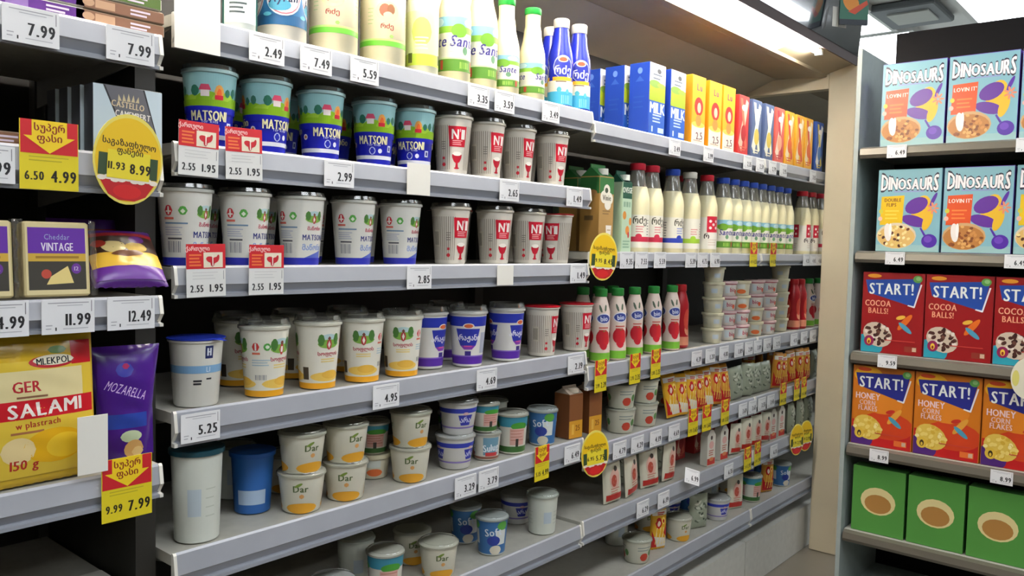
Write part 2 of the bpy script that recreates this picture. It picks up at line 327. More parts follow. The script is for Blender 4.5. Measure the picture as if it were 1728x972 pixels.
A = Art(); A.rect(-9.4, 1.5, 9.4, 12, '#c8d4d2').rect(-6.4, .3, -3, 12.4, '#1e5a50').rect(4, .3, 8, 12.4, '#1e5a50').bars(-1.6, 1.6, 6, 9.6, '#5c6a6c', 11).lines(-1.5, 1.7, 5.2, 3, .8, '#3e4a4c', .35, .3)
P = [(.01, 0), (2.9, 0), (3.1, .3), (3.1, 12), (3.3, 12.2), (3.3, 12.7), (.01, 12.7)]
kind('barcode_cup', ('body', body(P, '#d2dad6', .35), None), ('label_print', label(A, [(3.1, .3), (3.1, 12)], 3.1), 0), ('foil_lid', foil(3.3, 12.7, '#bcc8c8'), None))
def bottle(r, h, neck=1.75, shoulder=.55):
    return [(.01, 0), (r-.35, 0), (r, .5), (r, h*shoulder), (r-.15, h*(shoulder+.06)), (r*.72, h*(shoulder+.2)), (neck+.25, h*(shoulder+.3)), (neck, h*(shoulder+.35)), (neck, h-1.2), (.01, h-1.2)]
def cap(r, h, col, t=1.8): return MB().lathe(cm([(r, h-t), (r+.12, h-t+.15), (r+.12, h-.25), (r-.1, h), (.01, h)]), M(col, .4), 20).mesh('cap', 40)
P = bottle(3.8, 27.5, 2.1); A = Art(); A.rect(-12, 1.8, 12, 4.4, '#c0d44c').rect(-12, 4.4, 12, 14, '#dfe5a6')
for s0 in (-8, 0, 8): A.ell(s0, 9.4, 2.4, 3.2, '#ccd86c').lines(s0-1.6, s0+1.6, 8.2, 4, .8, '#e8ecc8', .3, .3).rect(s0-3.4, 2.4, s0-2.2, 4.6, '#566028')
kind('pale_bottle', ('body', body(P, '#e4e2c4', .3), None), ('label_print', label(A, [(3.8, .5), (3.8, 15)], 3.8), 0), ('cap', cap(2.2, 27.5, '#9cc83c'), None))
def dairy_label(A, w, h0, h1, names, nar):
    H = h1-h0; A.rect(-w, h0, w, h1, '#e8e4d4').rect(-w, h1-.2*H, w, h1, '#86b8cc').rect(-w, h1-.3*H, w, h1-.18*H, '#84b440')
    A.rect(-w, h0, w, h0+.22*H, '#5a8c30').rect(-w, h0+.22*H, w, h0+.25*H, '#d4e4b0')
    for s0, t in zip(nar, names):
        A.ell(s0-1.4, h1-.26*H, 2.0, .13*H, '#6ca02c').ell(s0+1.5, h1-.1*H, 1.6, .08*H, '#bcd8dc').text(t, s0+.3, h0+.55*H, .2*H, '#3c3486', .8, GB, 0, shear=.2).ell(s0+.2, h0+.38*H, .7, .08*H, '#6a9470').lines(s0-3.6, s0-1.8, h0+.6*H, 5, .06*H, '#c8c8b4', .1).bars(s0-1.2, s0+1.6, h0+.05*H, h0+.17*H, '#a4cc5a', 6).rect(s0+2.2, h0+.03*H, s0+3.0, h0+.2*H, '#b84a34')
A = Art(); dairy_label(A, 12.6, 2.4, 15.2, ['Sante', 'Sante', 'Sante'], (-8.4, 0, 8.4)); P = bottle(4.0, 28.5, 2.2)
kind('meadow_bottle', ('body', body(P, '#ebe0b6', .3), None), ('label_print', label(A, [(4, .5), (4, 15.6)], 4), 0), ('cap', cap(2.3, 28.5, '#2f9c3c'), None))
A = Art(); dairy_label(A, 11.3, 1.7, 9.6, ['Sante', 'Sante', 'Sante'], (-7.5, 0, 7.5)); P = bottle(3.55, 24.4, 2.05, .46)
kind('meadow_bottle_small', ('body', body(P, '#ebe0b6', .3), None), ('label_print', label(A, [(3.55, .5), (3.55, 10)], 3.55), 0), ('cap', cap(2.15, 24.4, '#1f8c38'), None))
P = bottle(3.5, 24.6, 2.05, .54); A = Art(); A.rect(-11, .6, 11, 4.2, '#3fa4cc').rect(-11, 4.2, 11, 7.2, '#e4e0d2')
for s0 in (-7.3, 0, 7.3):
    A.ell(s0, 11, 2.9, 3.2, '#aab4dc').ell(s0, 10.9, 2.65, 2.95, '#2530a0').rect(s0-3, 7.2, s0+3, 8.2, '#eeb028').text('რძე', s0, 10, 2.2, '#d4d8ee', .8).ell(s0, 13, 1.5, .85, '#efe0d0').ell(s0, 13, 1.2, .6, '#d0583a').ell(s0-1.0, 4.7, .7, .8, '#4aa6b8').ell(s0+1.4, 4.3, .6, .7, '#5cb4cc').bars(s0-.4, s0+2.4, .9, 3.2, '#86c8e0', 5).lines(s0-2, s0+1, 7.1, 1, .4, '#6a5030', .3, 0)
PB = P[2:8]
kind('blue_bottle', ('body', body(P, '#1e2aa6', .25), None), ('label_print', label(A, [(r+.02, z) for r, z in PB], 3.5), 0), ('cap', cap(2.15, 24.6, '#d6d2c4', 2.6), None))
# clear milk bottles
def milk(capcol, art):
    P = bottle(4.1, 28.5, 2.25, .56)
    low = P[:5]+[(3.14, 21.0), (.01, 21.0)]; hi = [(3.15, 21.02)]+P[5:-1]+[(2.25, 27.4)]
    return [('body', body(low, '#e8dfb6', .3), None), ('neck', MB().lathe(cm(hi), NECK, 24).mesh('neck', 40), None), ('label_print', label(art, [(4.1, .5), (4.1, 14.2)], 4.1), 0), ('cap', cap(2.4, 28.5, capcol, 2.2), None)]
def milk_art(band, txt, tc):
    A = Art(); A.rect(-12.9, 1.5, 12.9, 12.0, '#e9e4d4').rect(-12.9, 3.4, 12.9, 5.0, band)
    for s0 in (-8.6, 0, 8.6): A.text(txt, s0, 10.2, 2.1, tc, .8).lines(s0-1.4, s0+1.4, 8.4, 3, .8, '#d89090' if band[1] > '8' else '#9aa2d4', .35).ell(s0-.4, 5.2, 1.1, .8, band).lines(s0+2.6, s0+3.6, 10.4, 6, .9, '#84807a', .3)
    return A
kind('milk_red', *milk('#c01c34', milk_art('#c8304a', 'რძე', '#4a4632'))); kind('milk_blue', *milk('#2446a8', milk_art('#3448b4', 'რძე', '#4a4632')))
kind('milk_white', *milk('#d2cfc4', milk_art('#a2c83c', '', '#4a4632')))
A = Art(); A.rect(-12.9, 1.5, 12.9, 13, '#e9e4d8')
for s0 in (-8.6, 0, 8.6):
    A.rect(s0-2.6, 7.6, s0+2.6, 13.4, '#c81e38')
    for i in range(3):
        for j in range(3):
            if (i+j) % 2 == 0: A.ell(s0-1.3+i*1.3, 9.2+j*1.2, .6, .55, '#f2dcd8')
    A.text('რ', s0-2.6, 6.2, 1.8, '#3a302c').lines(s0-2, s0+2, 5, 3, .9, '#d8c8b8', .3)
kind('milk_check', *milk('#c41c30', A))
A = Art(); dairy_label(A, 12.9, 2.2, 12.6, ['Sante', 'Sante', 'Sante'], (-8.6, 0, 8.6)); kind('milk_meadow', *milk('#2a4cb0', A))
# cartons
def carton(w, h, d, front, sidecol, side=None, topcol=None, extra=()):
    mb = MB().box(-w/2, w/2, 0, d, 0, h, M(sidecol, .4), .0015); P = [('body', mb.mesh('body'), None)]
    a = MB(); front.into(a, flat(0)); P.append(('front_print', a.mesh('front_print'), 0))
    if side:
        a = MB(); side.into(a, lambda s, hh, o: (-w/2-o, d/2-s, hh)); P.append(('side_print', a.mesh('side_print'), 0))
    return P+list(extra)
A = Art(); A.rect(-3.5, .1, 3.5, 22.4, '#1f56b4').rect(-3.5, 11, 3.5, 22.4, '#d8dade').rect(-3.5, 10.6, 3.5, 16.2, '#9aac20').ell(-1, 16, 2.6, 1.2, '#76983a').ell(1.6, 15.8, 1.8, .8, '#8cae3c').lines(-2, 1.8, 19.2, 2, 1.2, '#5a6474', .5).ell(.6, 20.2, .9, .8, '#3a3e46').text('MILK', .2, 8.4, 3.4, '#dfe6f2', 1, .06, fit=6.4).lines(-1.8, 2.0, 6.4, 3, 1.0, '#b8ccec', .45).rect(.6, .8, 3.2, 2.4, '#c0d0e4').rect(-2.2, .8, -1.6, 2.6, '#d0dcec')
S_ = Art(); S_.ell(.2, 20, .9, 1.0, '#6080c8').poly([(-1.4, 16.6), (1.8, 16.6), (.2, 18.4)], '#3458ac').lines(-2, 2, 12, 3, 1.6, '#24489c', .5)
kind('milk_carton', *carton(.1, .225, .075, A.wide(1.4), '#1a3c98', S_))
def yellow_front(w=3.45):
    A = Art(); A.rect(-w, .1, w, 23.4, '#e6a41c').rect(-w, .1, w, 7.0, '#e6dccc').ell(0, 6.8, w, 1.0, '#ecc25a').text('Lu', .2, 19.6, 2.3, '#5c1c58', .8).ell(0, 13, 2.3, 3.2, '#cc2420').ell(.2, 12.6, 1.0, 1.8, '#e6b8a0').ell(0, 8.2, 1.5, 2.0, '#c88a40').text('2,5', .6, 3.0, 2.4, '#5a2434', .75, GB, .1).lines(-2.4, 2.2, 1.4, 1, .5, '#b89a80', .3)
    return A
kind('yellow_carton', *carton(.096, .235, .066, yellow_front().wide(1.36), '#d89018'))
def stripe_carton(bg, c1, c2, c3):
    A = Art(); A.rect(-3.0, .1, 3.0, 22, bg).poly([(-3, 4), (-1, 1), (2.6, 20), (1.2, 21)], c1).poly([(-2.4, 21), (-1, 21), (2.4, 3), (1.2, 2)], c2).ell(0, 8, 1.6, 3.2, c3).ell(0, 17.6, 1.4, 1.2, '#f2e8dc').lines(-2, 2, 3, 2, 1.0, c2, .4)
    return carton(.086, .222, .061, A.wide(1.4), bg)
kind('red_carton', *stripe_carton('#b83030', '#e0b8a0', '#d86a50', '#a01820')); kind('slate_carton', *stripe_carton('#48587c', '#d8d8cc', '#e4dcc0', '#c0a848'))
kind('gold_carton', *stripe_carton('#dca030', '#e4d4b0', '#c84030', '#d05a28')); kind('navy_carton', *stripe_carton('#2a4c94', '#e0e0d8', '#d8c050', '#4c78b4')); kind('rose_carton', *stripe_carton('#c85a50', '#ecd8c4', '#a82434', '#e0a080'))
def gable(w, h, d, bodycol, topcol, front, capcol, side=None):
    b = .012; mb = MB(); mb.box(-w/2, w/2, 0, d, 0, h*.86, M(bodycol, .45), .0012)
    mb.prism([(0.001, h*.86), (d-.001, h*.86), (d/2+.002, h*.96), (d/2+.002, h), (d/2-.002, h), (d/2-.002, h*.96)], -w/2+.001, w/2-.001, M(topcol, .45))
    a = MB(); front.into(a, flat(0)); P = [('body', mb.mesh('body'), None), ('front_print', a.mesh('front_print'), 0)]
    if side: a = MB(); side.into(a, lambda s, hh, o: (-w/2-o, d/2-s, hh)); P.append(('side_print', a.mesh('side_print'), 0))
    P.append(('cap', MB().lathe([(.016, h*.88), (.016, h*.95), (.001, h*.95)], M(capcol, .4), 18, (0, d*.22)).mesh('cap', 40), None)); return P
A = Art(); A.rect(-3.75, .1, 3.75, 17.8, '#b08a50').rect(-3.75, 17.4, 3.75, 22.2, '#2c6c34').ell(-1.4, 16.4, 1.9, 1.9, '#e4dece').ell(1.2, 16, 2.1, 1.9, '#e4dece').ell(0, 18.4, 1.7, 1.8, '#e4dece').ell(.6, 14.2, 1.7, 1.6, '#e4dece').ell(-.2, 18.4, .85, .8, '#3e4a38').text('Vinie', 0, 16.2, 1.6, '#4a4438', .85).lines(-2, 2, 12.4, 2, .8, '#8a6a3c', .35).poly([(.4, 1.6), (2.4, 1.6), (2.9, 8), (-.1, 8)], '#e6ded2').rect(.6, 6.4, 2.4, 6.8, '#c0a888').text('1L', 2.9, 1.6, .9, '#5a4628', .8, GN)
S_ = Art(); S_.rect(-3.4, .1, 3.4, 17.8, '#a07a40').rect(-3.4, 17.4, 3.4, 22.2, '#24602e').rect(-1.8, 9.4, 1.4, 10.8, '#6a5434').ell(1, 17.6, 1.7, .9, '#a87c48')
kind('oat_carton', *gable(.076, .262, .07, '#a58045', '#2a6a34', A, '#e6e6da', S_))
A = Art(); A.rect(-2.6, .1, 2.6, 21.4, '#b4ccb0').rect(-2.6, 16.6, 2.6, 21.6, '#1f5440').text('OVEGE', 0, 19.2, 1.7, '#e2e8da', .62).bars(-1.9, 1.9, 14, 15.6, '#44745a', 7).ell(-1.4, 11.4, 1.0, 1.3, '#d08a38').ell(1.9, 9.6, .7, 1.2, '#d88434').ell(.4, 6.8, 1.1, 1.4, '#e08a3c').ell(1.0, 5.4, .5, 1.0, '#c02a30').lines(-2, 2, 3.6, 3, .9, '#84a88c', .4)
kind('green_carton', *gable(.054, .252, .054, '#a9c4a6', '#1d5040', A, '#dfe6dc'))
A = Art(); A.rect(-2.9, .1, 2.9, 5.2, '#d89a2c').rect(-2.9, 5.2, 2.9, 12.5, '#84502c').text('25', .8, 3.0, 1.6, '#7c4416', .8).rect(-1.8, 1.2, -.8, 4.2, '#e8b850')
kind('brown_carton', *gable(.06, .152, .06, '#7a4826', '#a89888', A, '#c8bca8'))
# strawberry drink bottles
P = [(.01, 0), (2.7, 0), (3.1, .5), (3.1, 4), (2.75, 8), (2.9, 12), (2.9, 15.5), (2.1, 18.6), (1.75, 19.8), (1.75, 20.2), (.01, 20.2)]
A = Art(); A.rect(-9.6, .6, 9.6, 3.0, '#7cbc3c')
for s0 in (-6, 0, 6): A.ell(s0, 13.4, 2.5, 1.6, '#e4e4ee').ell(s0, 13.4, 2.2, 1.3, '#3c4a98').text('bio', s0, 13.4, 1.5, '#e0e4f4', .8, GB, .1).lines(s0-1.6, s0+1.6, 10.8, 2, .8, '#c85a50', .4).ell(s0-.7, 7.6, 1.8, 2.3, '#c01c2c').ell(s0+.8, 7.5, 1.7, 2.2, '#c8242c').ell(s0, 5.6, 1.3, 1.7, '#c01c2c').ell(s0, 9.2, 1.4, .4, '#4c8c34').ell(s0-1.2, 16.4, .4, 1.3, '#4a5a44', a=.4).ell(s0+.6, 16.6, .4, 1.2, '#55664c', a=-.3)
kind('strawberry_bottle', ('body', body(P, '#e6d2c4', .35), None), ('label_print', label(A, [(r+.02, z) for r, z in P[2:-2]], 2.95), 0), ('cap', cap(1.85, 22.4, '#2c8c3c', 2.4), None))
A = Art(); A.rect(-9.6, 1, 9.6, 4, '#d88a6c')
for s0 in (-6, 0, 6): A.ell(s0, 10, 1.8, 4, '#d04838').ell(s0, 6.4, 1.4, 2.0, '#e09070')
kind('red_bottle', ('body', body(P, '#a81420', .3), None), ('label_print', label(A, [(r+.02, z) for r, z in P[2:-2]], 2.95), 0), ('cap', cap(1.85, 22.4, '#b01c24', 2.4), None))
# tubs
def tub(rt_, rb, h, col, art, lid, lidcol=None, hi=.6):
    P = [(.01, 0), (rb-.2, 0), (rb, .2), (rt_, h-.5), (rt_+.25, h-.45), (rt_+.25, h), (.01, h)]
    L = ('lid', clear_lid(rt_+.25, h, hi), None) if lid == 'clear' else ('lid', MB().lathe(cm([(rt_+.2, h-.7), (rt_+.4, h-.7), (rt_+.4, h+.15), (rt_+.1, h+.25), (rt_-.2, h+.1), (.01, h+.1)]), M(lidcol, .35), 26).mesh('lid', 35), None)
    return [('body', body(P, col, .38), None), ('label_print', label(art, [(rb, .2), (rt_, h-.5)], (rt_+rb)/2), 0), L]
def tub_art(w, h, kind_):
    A = Art()
    for s0 in (-w*.66, 0, w*.66):
        if kind_ == 'dill': A.ell(s0, h*.14, w*.26, h*.14, '#e0a22c').text('Dar', s0-.2, h*.66, h*.17, '#56663a', .9).ell(s0-.6, h*.76, .9, .3, '#7c9440', a=.5).ell(s0, h*.46, .5, .5, '#d8a060')
        if kind_ == 'violet': A.rect(s0-w*.34, h*.68, s0+w*.34, h*.82, '#3440b0').poly([(s0-1.9, h*.62), (s0-1.2, h*.3), (s0+1.2, h*.3), (s0+1.9, h*.62)], '#3238a4').text('არა', s0, h*.47, h*.16, '#d8daf0', .8).ell(s0, h*.66, .8, .4, '#d8b0b0').rect(s0-w*.34, h*.2, s0+w*.34, h*.25, '#8878b8')
        if kind_ == 'pink': A.rect(s0-w*.34, h*.05, s0+w*.34, h*.2, '#3f6c34').rect(s0-w*.34, h*.7, s0+w*.34, h*.95, '#3c8ca4').ell(s0+.6, h*.72, 2.4, h*.1, '#4a9c38').rect(s0-2, h*.24, s0+2.2, h*.66, '#d8a89c').lines(s0-1.8, s0+2, h*.62, 4, h*.08, '#c08074', .25).rect(s0-.4, h*.2, s0+.4, h*.4, '#3c3430')
        if kind_ == 'soft': A.rect(s0-w*.34, h*.05, s0+w*.34, h*.95, '#3c70a8').rect(s0-.2, h*.3, s0+2.8, h*.7, '#d8dcd8').ell(s0+1.6, h*.82, 1.6, h*.12, '#5aa444').text('Soft', s0-.9, h*.66, h*.2, '#dce4ee', .8, GB, .1).ell(s0-.8, h*.42, 1.8, h*.14, '#2c3f98').ell(s0-.2, h*.16, 1.7, h*.13, '#d8d0bc')
        if kind_ == 'sulg': A.rect(s0-w*.34, h*.05, s0+w*.34, h*.14, '#8a5a48').rect(s0-2.2, h*.2, s0+2.2, h*.86, '#6f98ac').text('Sulug', s0, h*.48, h*.26, '#e8ecf0', .75, GB, .12).rect(s0-1.6, h*.16, s0+1.8, h*.3, '#c83c3c')
        if kind_ == 'plain': A.rect(s0-1.2, h*.3, s0+1.2, h*.6, '#b8c4cc').lines(s0+2, s0+4, h*.6, 4, h*.1, '#b8bcb0', .2)
        if kind_ == 'redspot': A.ell(s0, h*.3, 1.6, h*.18, '#c04430').lines(s0-2.4, s0+2.4, h*.75, 2, h*.12, '#8c9690', .3).ell(s0+2.6, h*.45, .9, h*.15, '#5c8c4c')
        if kind_ == 'rosetext': A.rect(s0-w*.34, h*.8, s0+w*.34, h*.94, '#b85468').rect(s0-2.2, h*.2, s0-.4, h*.7, '#c4ccd0').text('bio', s0+1.0, h*.45, h*.3, '#b0405c', .8).ell(s0+2.8, h*.3, .8, h*.16, '#d8603c')
        if kind_ == 'orangetext': A.ell(s0, h*.28, 2.0, h*.16, '#d86a34').rect(s0-1.8, h*.5, s0+1.4, h*.8, '#ccd0c8').lines(s0-1.4, s0+1.6, h*.92, 1, 1, '#a05060', .25)
    return A
kind('dill_tub', *tub(4.75, 3.9, 8.0, '#dcd8c6', tub_art(13.6, 8, 'dill'), 'clear')); kind('violet_tub', *tub(4.9, 3.8, 8.2, '#d6d4d0', tub_art(13.6, 8.2, 'violet'), 'clear'))
kind('pink_tub', *tub(4.2, 3.5, 10.6, '#d8d4c6', tub_art(12.1, 10.6, 'pink'), 'clear')); kind('pink_tub_small', *tub(3.6, 3.0, 7.4, '#d8d4c6', tub_art(10.4, 7.4, 'pink'), 'clear'))
kind('soft_tub', *tub(4.2, 3.5, 9.8, '#c8ccc8', tub_art(12.1, 9.8, 'soft'), 'clear')); kind('sulguni_tub', *tub(3.7, 3.2, 7.0, '#d4d2c6', tub_art(10.8, 7, 'sulg'), 'clear'))
kind('teal_lid_tub', *tub(4.6, 4.0, 17.0, '#cfd2c8', tub_art(13.4, 17, 'plain'), 'solid', '#1a4450')); kind('plain_tub', *tub(4.4, 3.8, 11, '#cfd2c6', tub_art(12.8, 11, 'plain'), 'clear')); kind('blue_tub', *tub(4.3, 3.6, 12.4, '#2a62a8', Art().rect(-3, 2, 3, 5, '#a8bcd4'), 'solid', '#2458a0'))
kind('red_spot_tub', *tub(4.8, 4.0, 7.6, '#d2d0be', tub_art(13.8, 7.6, 'redspot'), 'clear'))
for nm, col in (('rosetext', '#d8d2ca'), ('orangetext', '#d4ceb8'), ('plain', '#d0ccb4')): kind('mini_'+nm, *tub(3.9, 3.4, 5.6, col, tub_art(11.4, 5.6, nm), 'solid', {'rosetext': '#d0b0b0', 'orangetext': '#cfc6a8', 'plain': '#cdc8ac'}[nm]))
# bags (pillow packs): front art follows the bulge
def pillow(w, h, d, col, art, rough=.3, taper=0, crimp=.012, wrap=None, seed=0, res=1):
    rnd = random.Random(seed); ph = [rnd.uniform(0, 6) for _ in range(6)]
    def T(s, hh):
        v = min(1, max(-1, 2*hh/h-1)); ww = w*(1+taper*v); u = min(1, abs(2*s/ww))
        t = d/2*(max(0, 1-u**2.4))**.6*(max(0, 1-abs(v)**3.2))**.6
        return t+(.0012*math.sin(hh*190+ph[0]+s*60)+.001*math.sin(s*230+ph[1]-hh*90))*(1-u)*(1-abs(v))
    nx, ny = 14*res, 18*res; mb = MB()
    for sg in (-1, 1):
        vs = []
        for j in range(ny+1):
            hh = h*j/ny; v = 2*hh/h-1
            for i in range(nx+1):
                s = (i/nx-.5)*w*(1+taper*v); vs.append((s, sg*T(s, hh)+(.002*math.sin(i*1.9) if j in (0, ny) else 0), hh))
        fs = [(j*(nx+1)+i, j*(nx+1)+i+1, (j+1)*(nx+1)+i+1, (j+1)*(nx+1)+i) for j in range(ny) for i in range(nx)]
        mb.add(vs, fs if sg < 0 else [tuple(reversed(f)) for f in fs], M(col, rough) if isinstance(col, str) else col)
    a = MB(); art.into(a, lambda s, hh, o: (s, -T(s, hh)-o-.0008, hh), .5, .5, rough, .05)
    out = [('bag', mb.mesh('bag', 60), None)]
    if art.L: out.append(('front_print', a.mesh('front_print', 60), 0))
    return out
A = Art(); w = 8.6
A.rect(-w+.4, 1.4, w-.4, 21.2, '#d8b83c').rect(-w+.4, 18.6, w-.4, 21.2, '#cfa820').rect(w-3.6, 17.6, w-.4, 21.2, '#c01c24').ell(2.2, 18.3, 3.4, 1.0, '#b42c34').ell(2.4, 18.5, 3.0, .8, '#e0d8c0').text('MLEKPOL', 2.4, 18.4, 1.0, '#2a2c30', 1, GB, .03, fit=5.0).ell(3, 20, 1.4, .6, '#6a9440')
A.rect(-w+.4, 12.8, w-2, 17.2, '#dccc98').text('GER', -1.6, 14.8, 1.6, '#b02a34', .9).lines(-3, 1.2, 13.4, 1, .5, '#8a6048', .3).rect(-w+.4, 10.0, w-.4, 12.8, '#c41c28').text('SALAMI', 1.0, 11.4, 2.0, '#f0e4dc', 1, GB, .03, fit=10.4).text('w plastrach', -.2, 9.2, .9, '#a83a28', .9, GB, .04).lines(-4, .6, 8.2, 1, .5, '#a06840', .35, 0)
A.ell(2.2, 5.6, 4.6, 2.6, '#dca818').ell(3.6, 5.4, 2.8, 1.9, '#e4bc2c').ell(-3, 5.4, 2.4, 2.0, '#e0c890').text('150 g', -2.2, 3.3, 1.4, '#b03428', .9)
kind('salami_pack', *pillow(.175, .228, .035, '#d4b02c', A, .22, seed=1, res=3))
A = Art(); A.rect(-4.4, 1, 4.4, 18, '#42187c').rect(-3.4, 6, 3.0, 8.4, '#28409c').text('MOZARELLA', -.2, 12.2, 1.5, '#c8a8dc', 1, GN, -.35, shear=.15, fit=6.4).ell(-.4, 15.6, 1.4, 1.2, '#3c3c98').ell(-.2, 16.2, .6, .5, '#a02c5c').ell(.4, 4.6, 1.7, 1.0, '#b8c4a0').ell(.9, 2.4, 1.6, 1.6, '#d0a060').ell(1.5, 1.9, 1.0, .9, '#e0bc7c')
kind('mozzarella_bag', *pillow(.088, .195, .04, '#3c1470', A, .25, .3, seed=2, res=2))
A = Art(); A.rect(-5.6, .8, 5.6, 3.4, '#5c2088').rect(-5.6, 3.2, 5.6, 6.4, '#dcb03c').rect(-5.6, 6.2, 5.6, 10.6, '#3a241c').ell(-1.6, 7.4, 2.0, 1.3, '#d8c488').ell(1.9, 7.2, 1.9, 1.1, '#c8a850').ell(2.4, 9.0, 1.3, .9, '#5c2478').ell(-3.8, 8.2, 1.2, .8, '#a83428').rect(-5.6, 9.9, 5.6, 10.8, '#8c2024').ell(.2, 5.8, 2.6, .6, '#6a4024')
kind('grated_bag', *pillow(.118, .125, .036, '#4a1c70', A, .3, seed=3, res=2))
def string_bag(bg, c1, c2, c3, seed):
    A = Art(); A.poly([(-3.6, 1), (3.6, 1), (3.6, 4), (-3.6, 5)], c3).rect(-3.6, 5, 3.6, 12.5, bg).rect(-3.6, 12.3, 3.6, 14, '#dcd4c4').ell(-.8, 9.6, 1.6, 2.0, c1).ell(-.7, 9.4, .8, 1.1, '#e8c8b4')
    for i in range(4): A.poly([(-2.6+i*1.6, 2), (-2.0+i*1.6, 2), (-1.2+i*1.6, 8), (-1.7+i*1.6, 8)], c2)
    A.lines(-1.4, 2.2, 13.4, 2, .6, c1, .35).poly([(-3.6, 1), (-1.2, 1), (-3.6, 7)], c1).poly([(3.6, 4), (3.6, 9.5), (1.8, 6)], c1).ell(1.5, 10.4, 1.0, 1.3, '#f0d060').ell(1.6, 10.2, .5, .8, c1)
    return pillow(.066, .155, .026, bg, A.wide(.84), .25, seed=seed)
kind('yellow_bag', *string_bag('#dca428', '#b82420', '#e8cf84', '#d8d0c0', 4)); kind('red_gold_bag', *string_bag('#d08c30', '#c02424', '#e6b850', '#a82828', 5))
A = Art()
for i in range(30):
    r = random.Random(i); A.ell(r.uniform(-2.8, 2.8), r.uniform(2, 11), r.uniform(.4, 1.1), r.uniform(.3, .6), ['#5c6454', '#c8cab8', '#40483c', '#aab09c'][i % 4], 10, r.uniform(-1, 1))
kind('grey_bag', *pillow(.085, .13, .035, '#9aa08c', A, .3, seed=6))
A = Art(); A.rect(-3.4, 1, 3.4, 3, '#c03028').ell(0, 8, 2.2, 3.4, '#e0b4a4').ell(-.4, 7.4, 1.2, 2.0, '#b85040').ell(.4, 11.2, .8, .9, '#4a4440').lines(-1.8, 1.8, 5, 3, .8, '#c88474', .35)
kind('pale_bag', *pillow(.08, .14, .03, '#d8d2bc', A, .3, seed=7))
A = Art(); A.rect(-2.9, .3, 2.9, 3.0, '#c23a30').ell(0, 11.6, .8, .9, '#4a3a34').ell(0, 8.6, 1.8, 1.6, '#dcaaa0').lines(-1.8, 1.8, 6.4, 3, .9, '#b8604c', .4).ell(.2, 2.6, 1.6, .8, '#d88454')
mb = MB(); mb.add([(x, y, z) for y in (-.004, .03) for x, z in ((-.03, 0), (.03, 0), (.03, .125), (.012, .148), (-.012, .148), (-.03, .125))], [(0, 1, 2, 3, 4, 5), (11, 10, 9, 8, 7, 6)]+[(i, 6+i, 6+(i+1) % 6, (i+1) % 6) for i in range(6)], M('#d8d2c4', .45))
kind('house_pack', ('carton', mb.mesh('carton'), None), ('front_print', A.into(MB(), flat(-.004)).mesh('front_print'), 0))
# cheese corner
A = Art(); A.rect(-5.5, .1, 5.5, 10.9, '#c2d0d8').poly([(-4.0, 10.9), (2.6, 10.9), (5.4, 1), (5.4, .1), (.6, .1)], '#2a2a2e').poly([(-3.7, 10.9), (2.3, 10.9), (5.4, .7), (5.4, .1), (.9, .1)], '#66646a')
for i in range(5): A.poly([(-1.7+i*.7, 8.7), (-1.1+i*.7, 8.7), (-1.4+i*.7+(i-2)*.1, 10.0-.15*abs(i-2))], '#c8b890')
A.text('CASTELLO', -.1, 8.1, .95, '#d8c49c', 1, GB, -.06, fit=5.2).text('CAMEMBERT', .7, 6.6, .95, '#e8e2d8', 1, GB, -.06, fit=5.6)
kind('camembert_box', ('box', MB().box(-.055, .055, 0, .034, 0, .11, M('#4a4c52', .4), .001).mesh('box'), None), ('front_print', A.into(MB(), flat(0)).mesh('front_print'), 0))
A = Art(); A.rect(-4.0, 1.2, 4.0, 10.6, '#3c3830').rect(-4.0, 6.6, 4.0, 10.6, '#6428a0').rect(-4.0, 5.5, 4.0, 6.7, '#d0a83c').text('VINTAGE', 0, 7.7, 1.2, '#e6dcec', 1, GB, fit=4.4).text('Cheddar', 0, 9.2, .8, '#9aa4cc', .8, GN).lines(-3, 3, 6.3, 1, .5, '#a07820', .35, 0).poly([(-1.6, 2.0), (2.2, 2.2), (1.4, 4.8), (-1.0, 3.2)], '#e6cf84').ell(-1.6, 3.6, .7, .7, '#c04a38').ell(2.6, 4.4, .7, .8, '#6c3498').text('12', 2.6, 4.4, .6, '#c8b0d8')
mb = MB().box(-.046, .046, 0, .03, 0.002, .115, M('#dccb98', .5), .003)
WR = []
for sx in (-1, 1):
    wr = MB(); vs = []; n = 12
    for j in range(n+1):
        z = .002+.116*j/n; k = .003*math.sin(j*2.1); vs += [(sx*.0462, -.001, z), (sx*(.053+abs(k)), .004+k, z), (sx*(.0605+k*.7), .012+k, z)]
    wr.add(vs, [(j*3+i, j*3+i+1, j*3+4+i, j*3+3+i) for j in range(n) for i in range(2)], WRAP); WR.append(('wrapper_edge', wr.mesh('wrapper_edge', 60), None))
kind('vintage_pack', ('cheese_block', mb.mesh('cheese_block'), None), ('label_print', A.into(MB(), flat(0)).mesh('label_print'), 0), *WR)
def slice_pack(c1, c2, c3):
    A = Art(); A.rect(-6.8, .2, 6.8, 1.8, c2).rect(-4, .4, -1, 1.6, c3).lines(1.4, 4.6, 1.4, 2, .6, '#e0d0e0', .3).ell(-5, 1, .9, .6, c3)
    return [('tray', MB().box(-.07, .07, 0, .16, 0, .02, M(c1, .4), .002).mesh('tray'), None), ('front_print', A.into(MB(), flat(0)).mesh('front_print'), 0)]
kind('slice_pack_purple', *slice_pack('#d8d4cc', '#5c2484', '#8c6cac')); kind('slice_pack_brown', *slice_pack('#8c7460', '#8a6048', '#c09878')); kind('slice_pack_green', *slice_pack('#d4d4c4', '#5a7430', '#3c2860'))
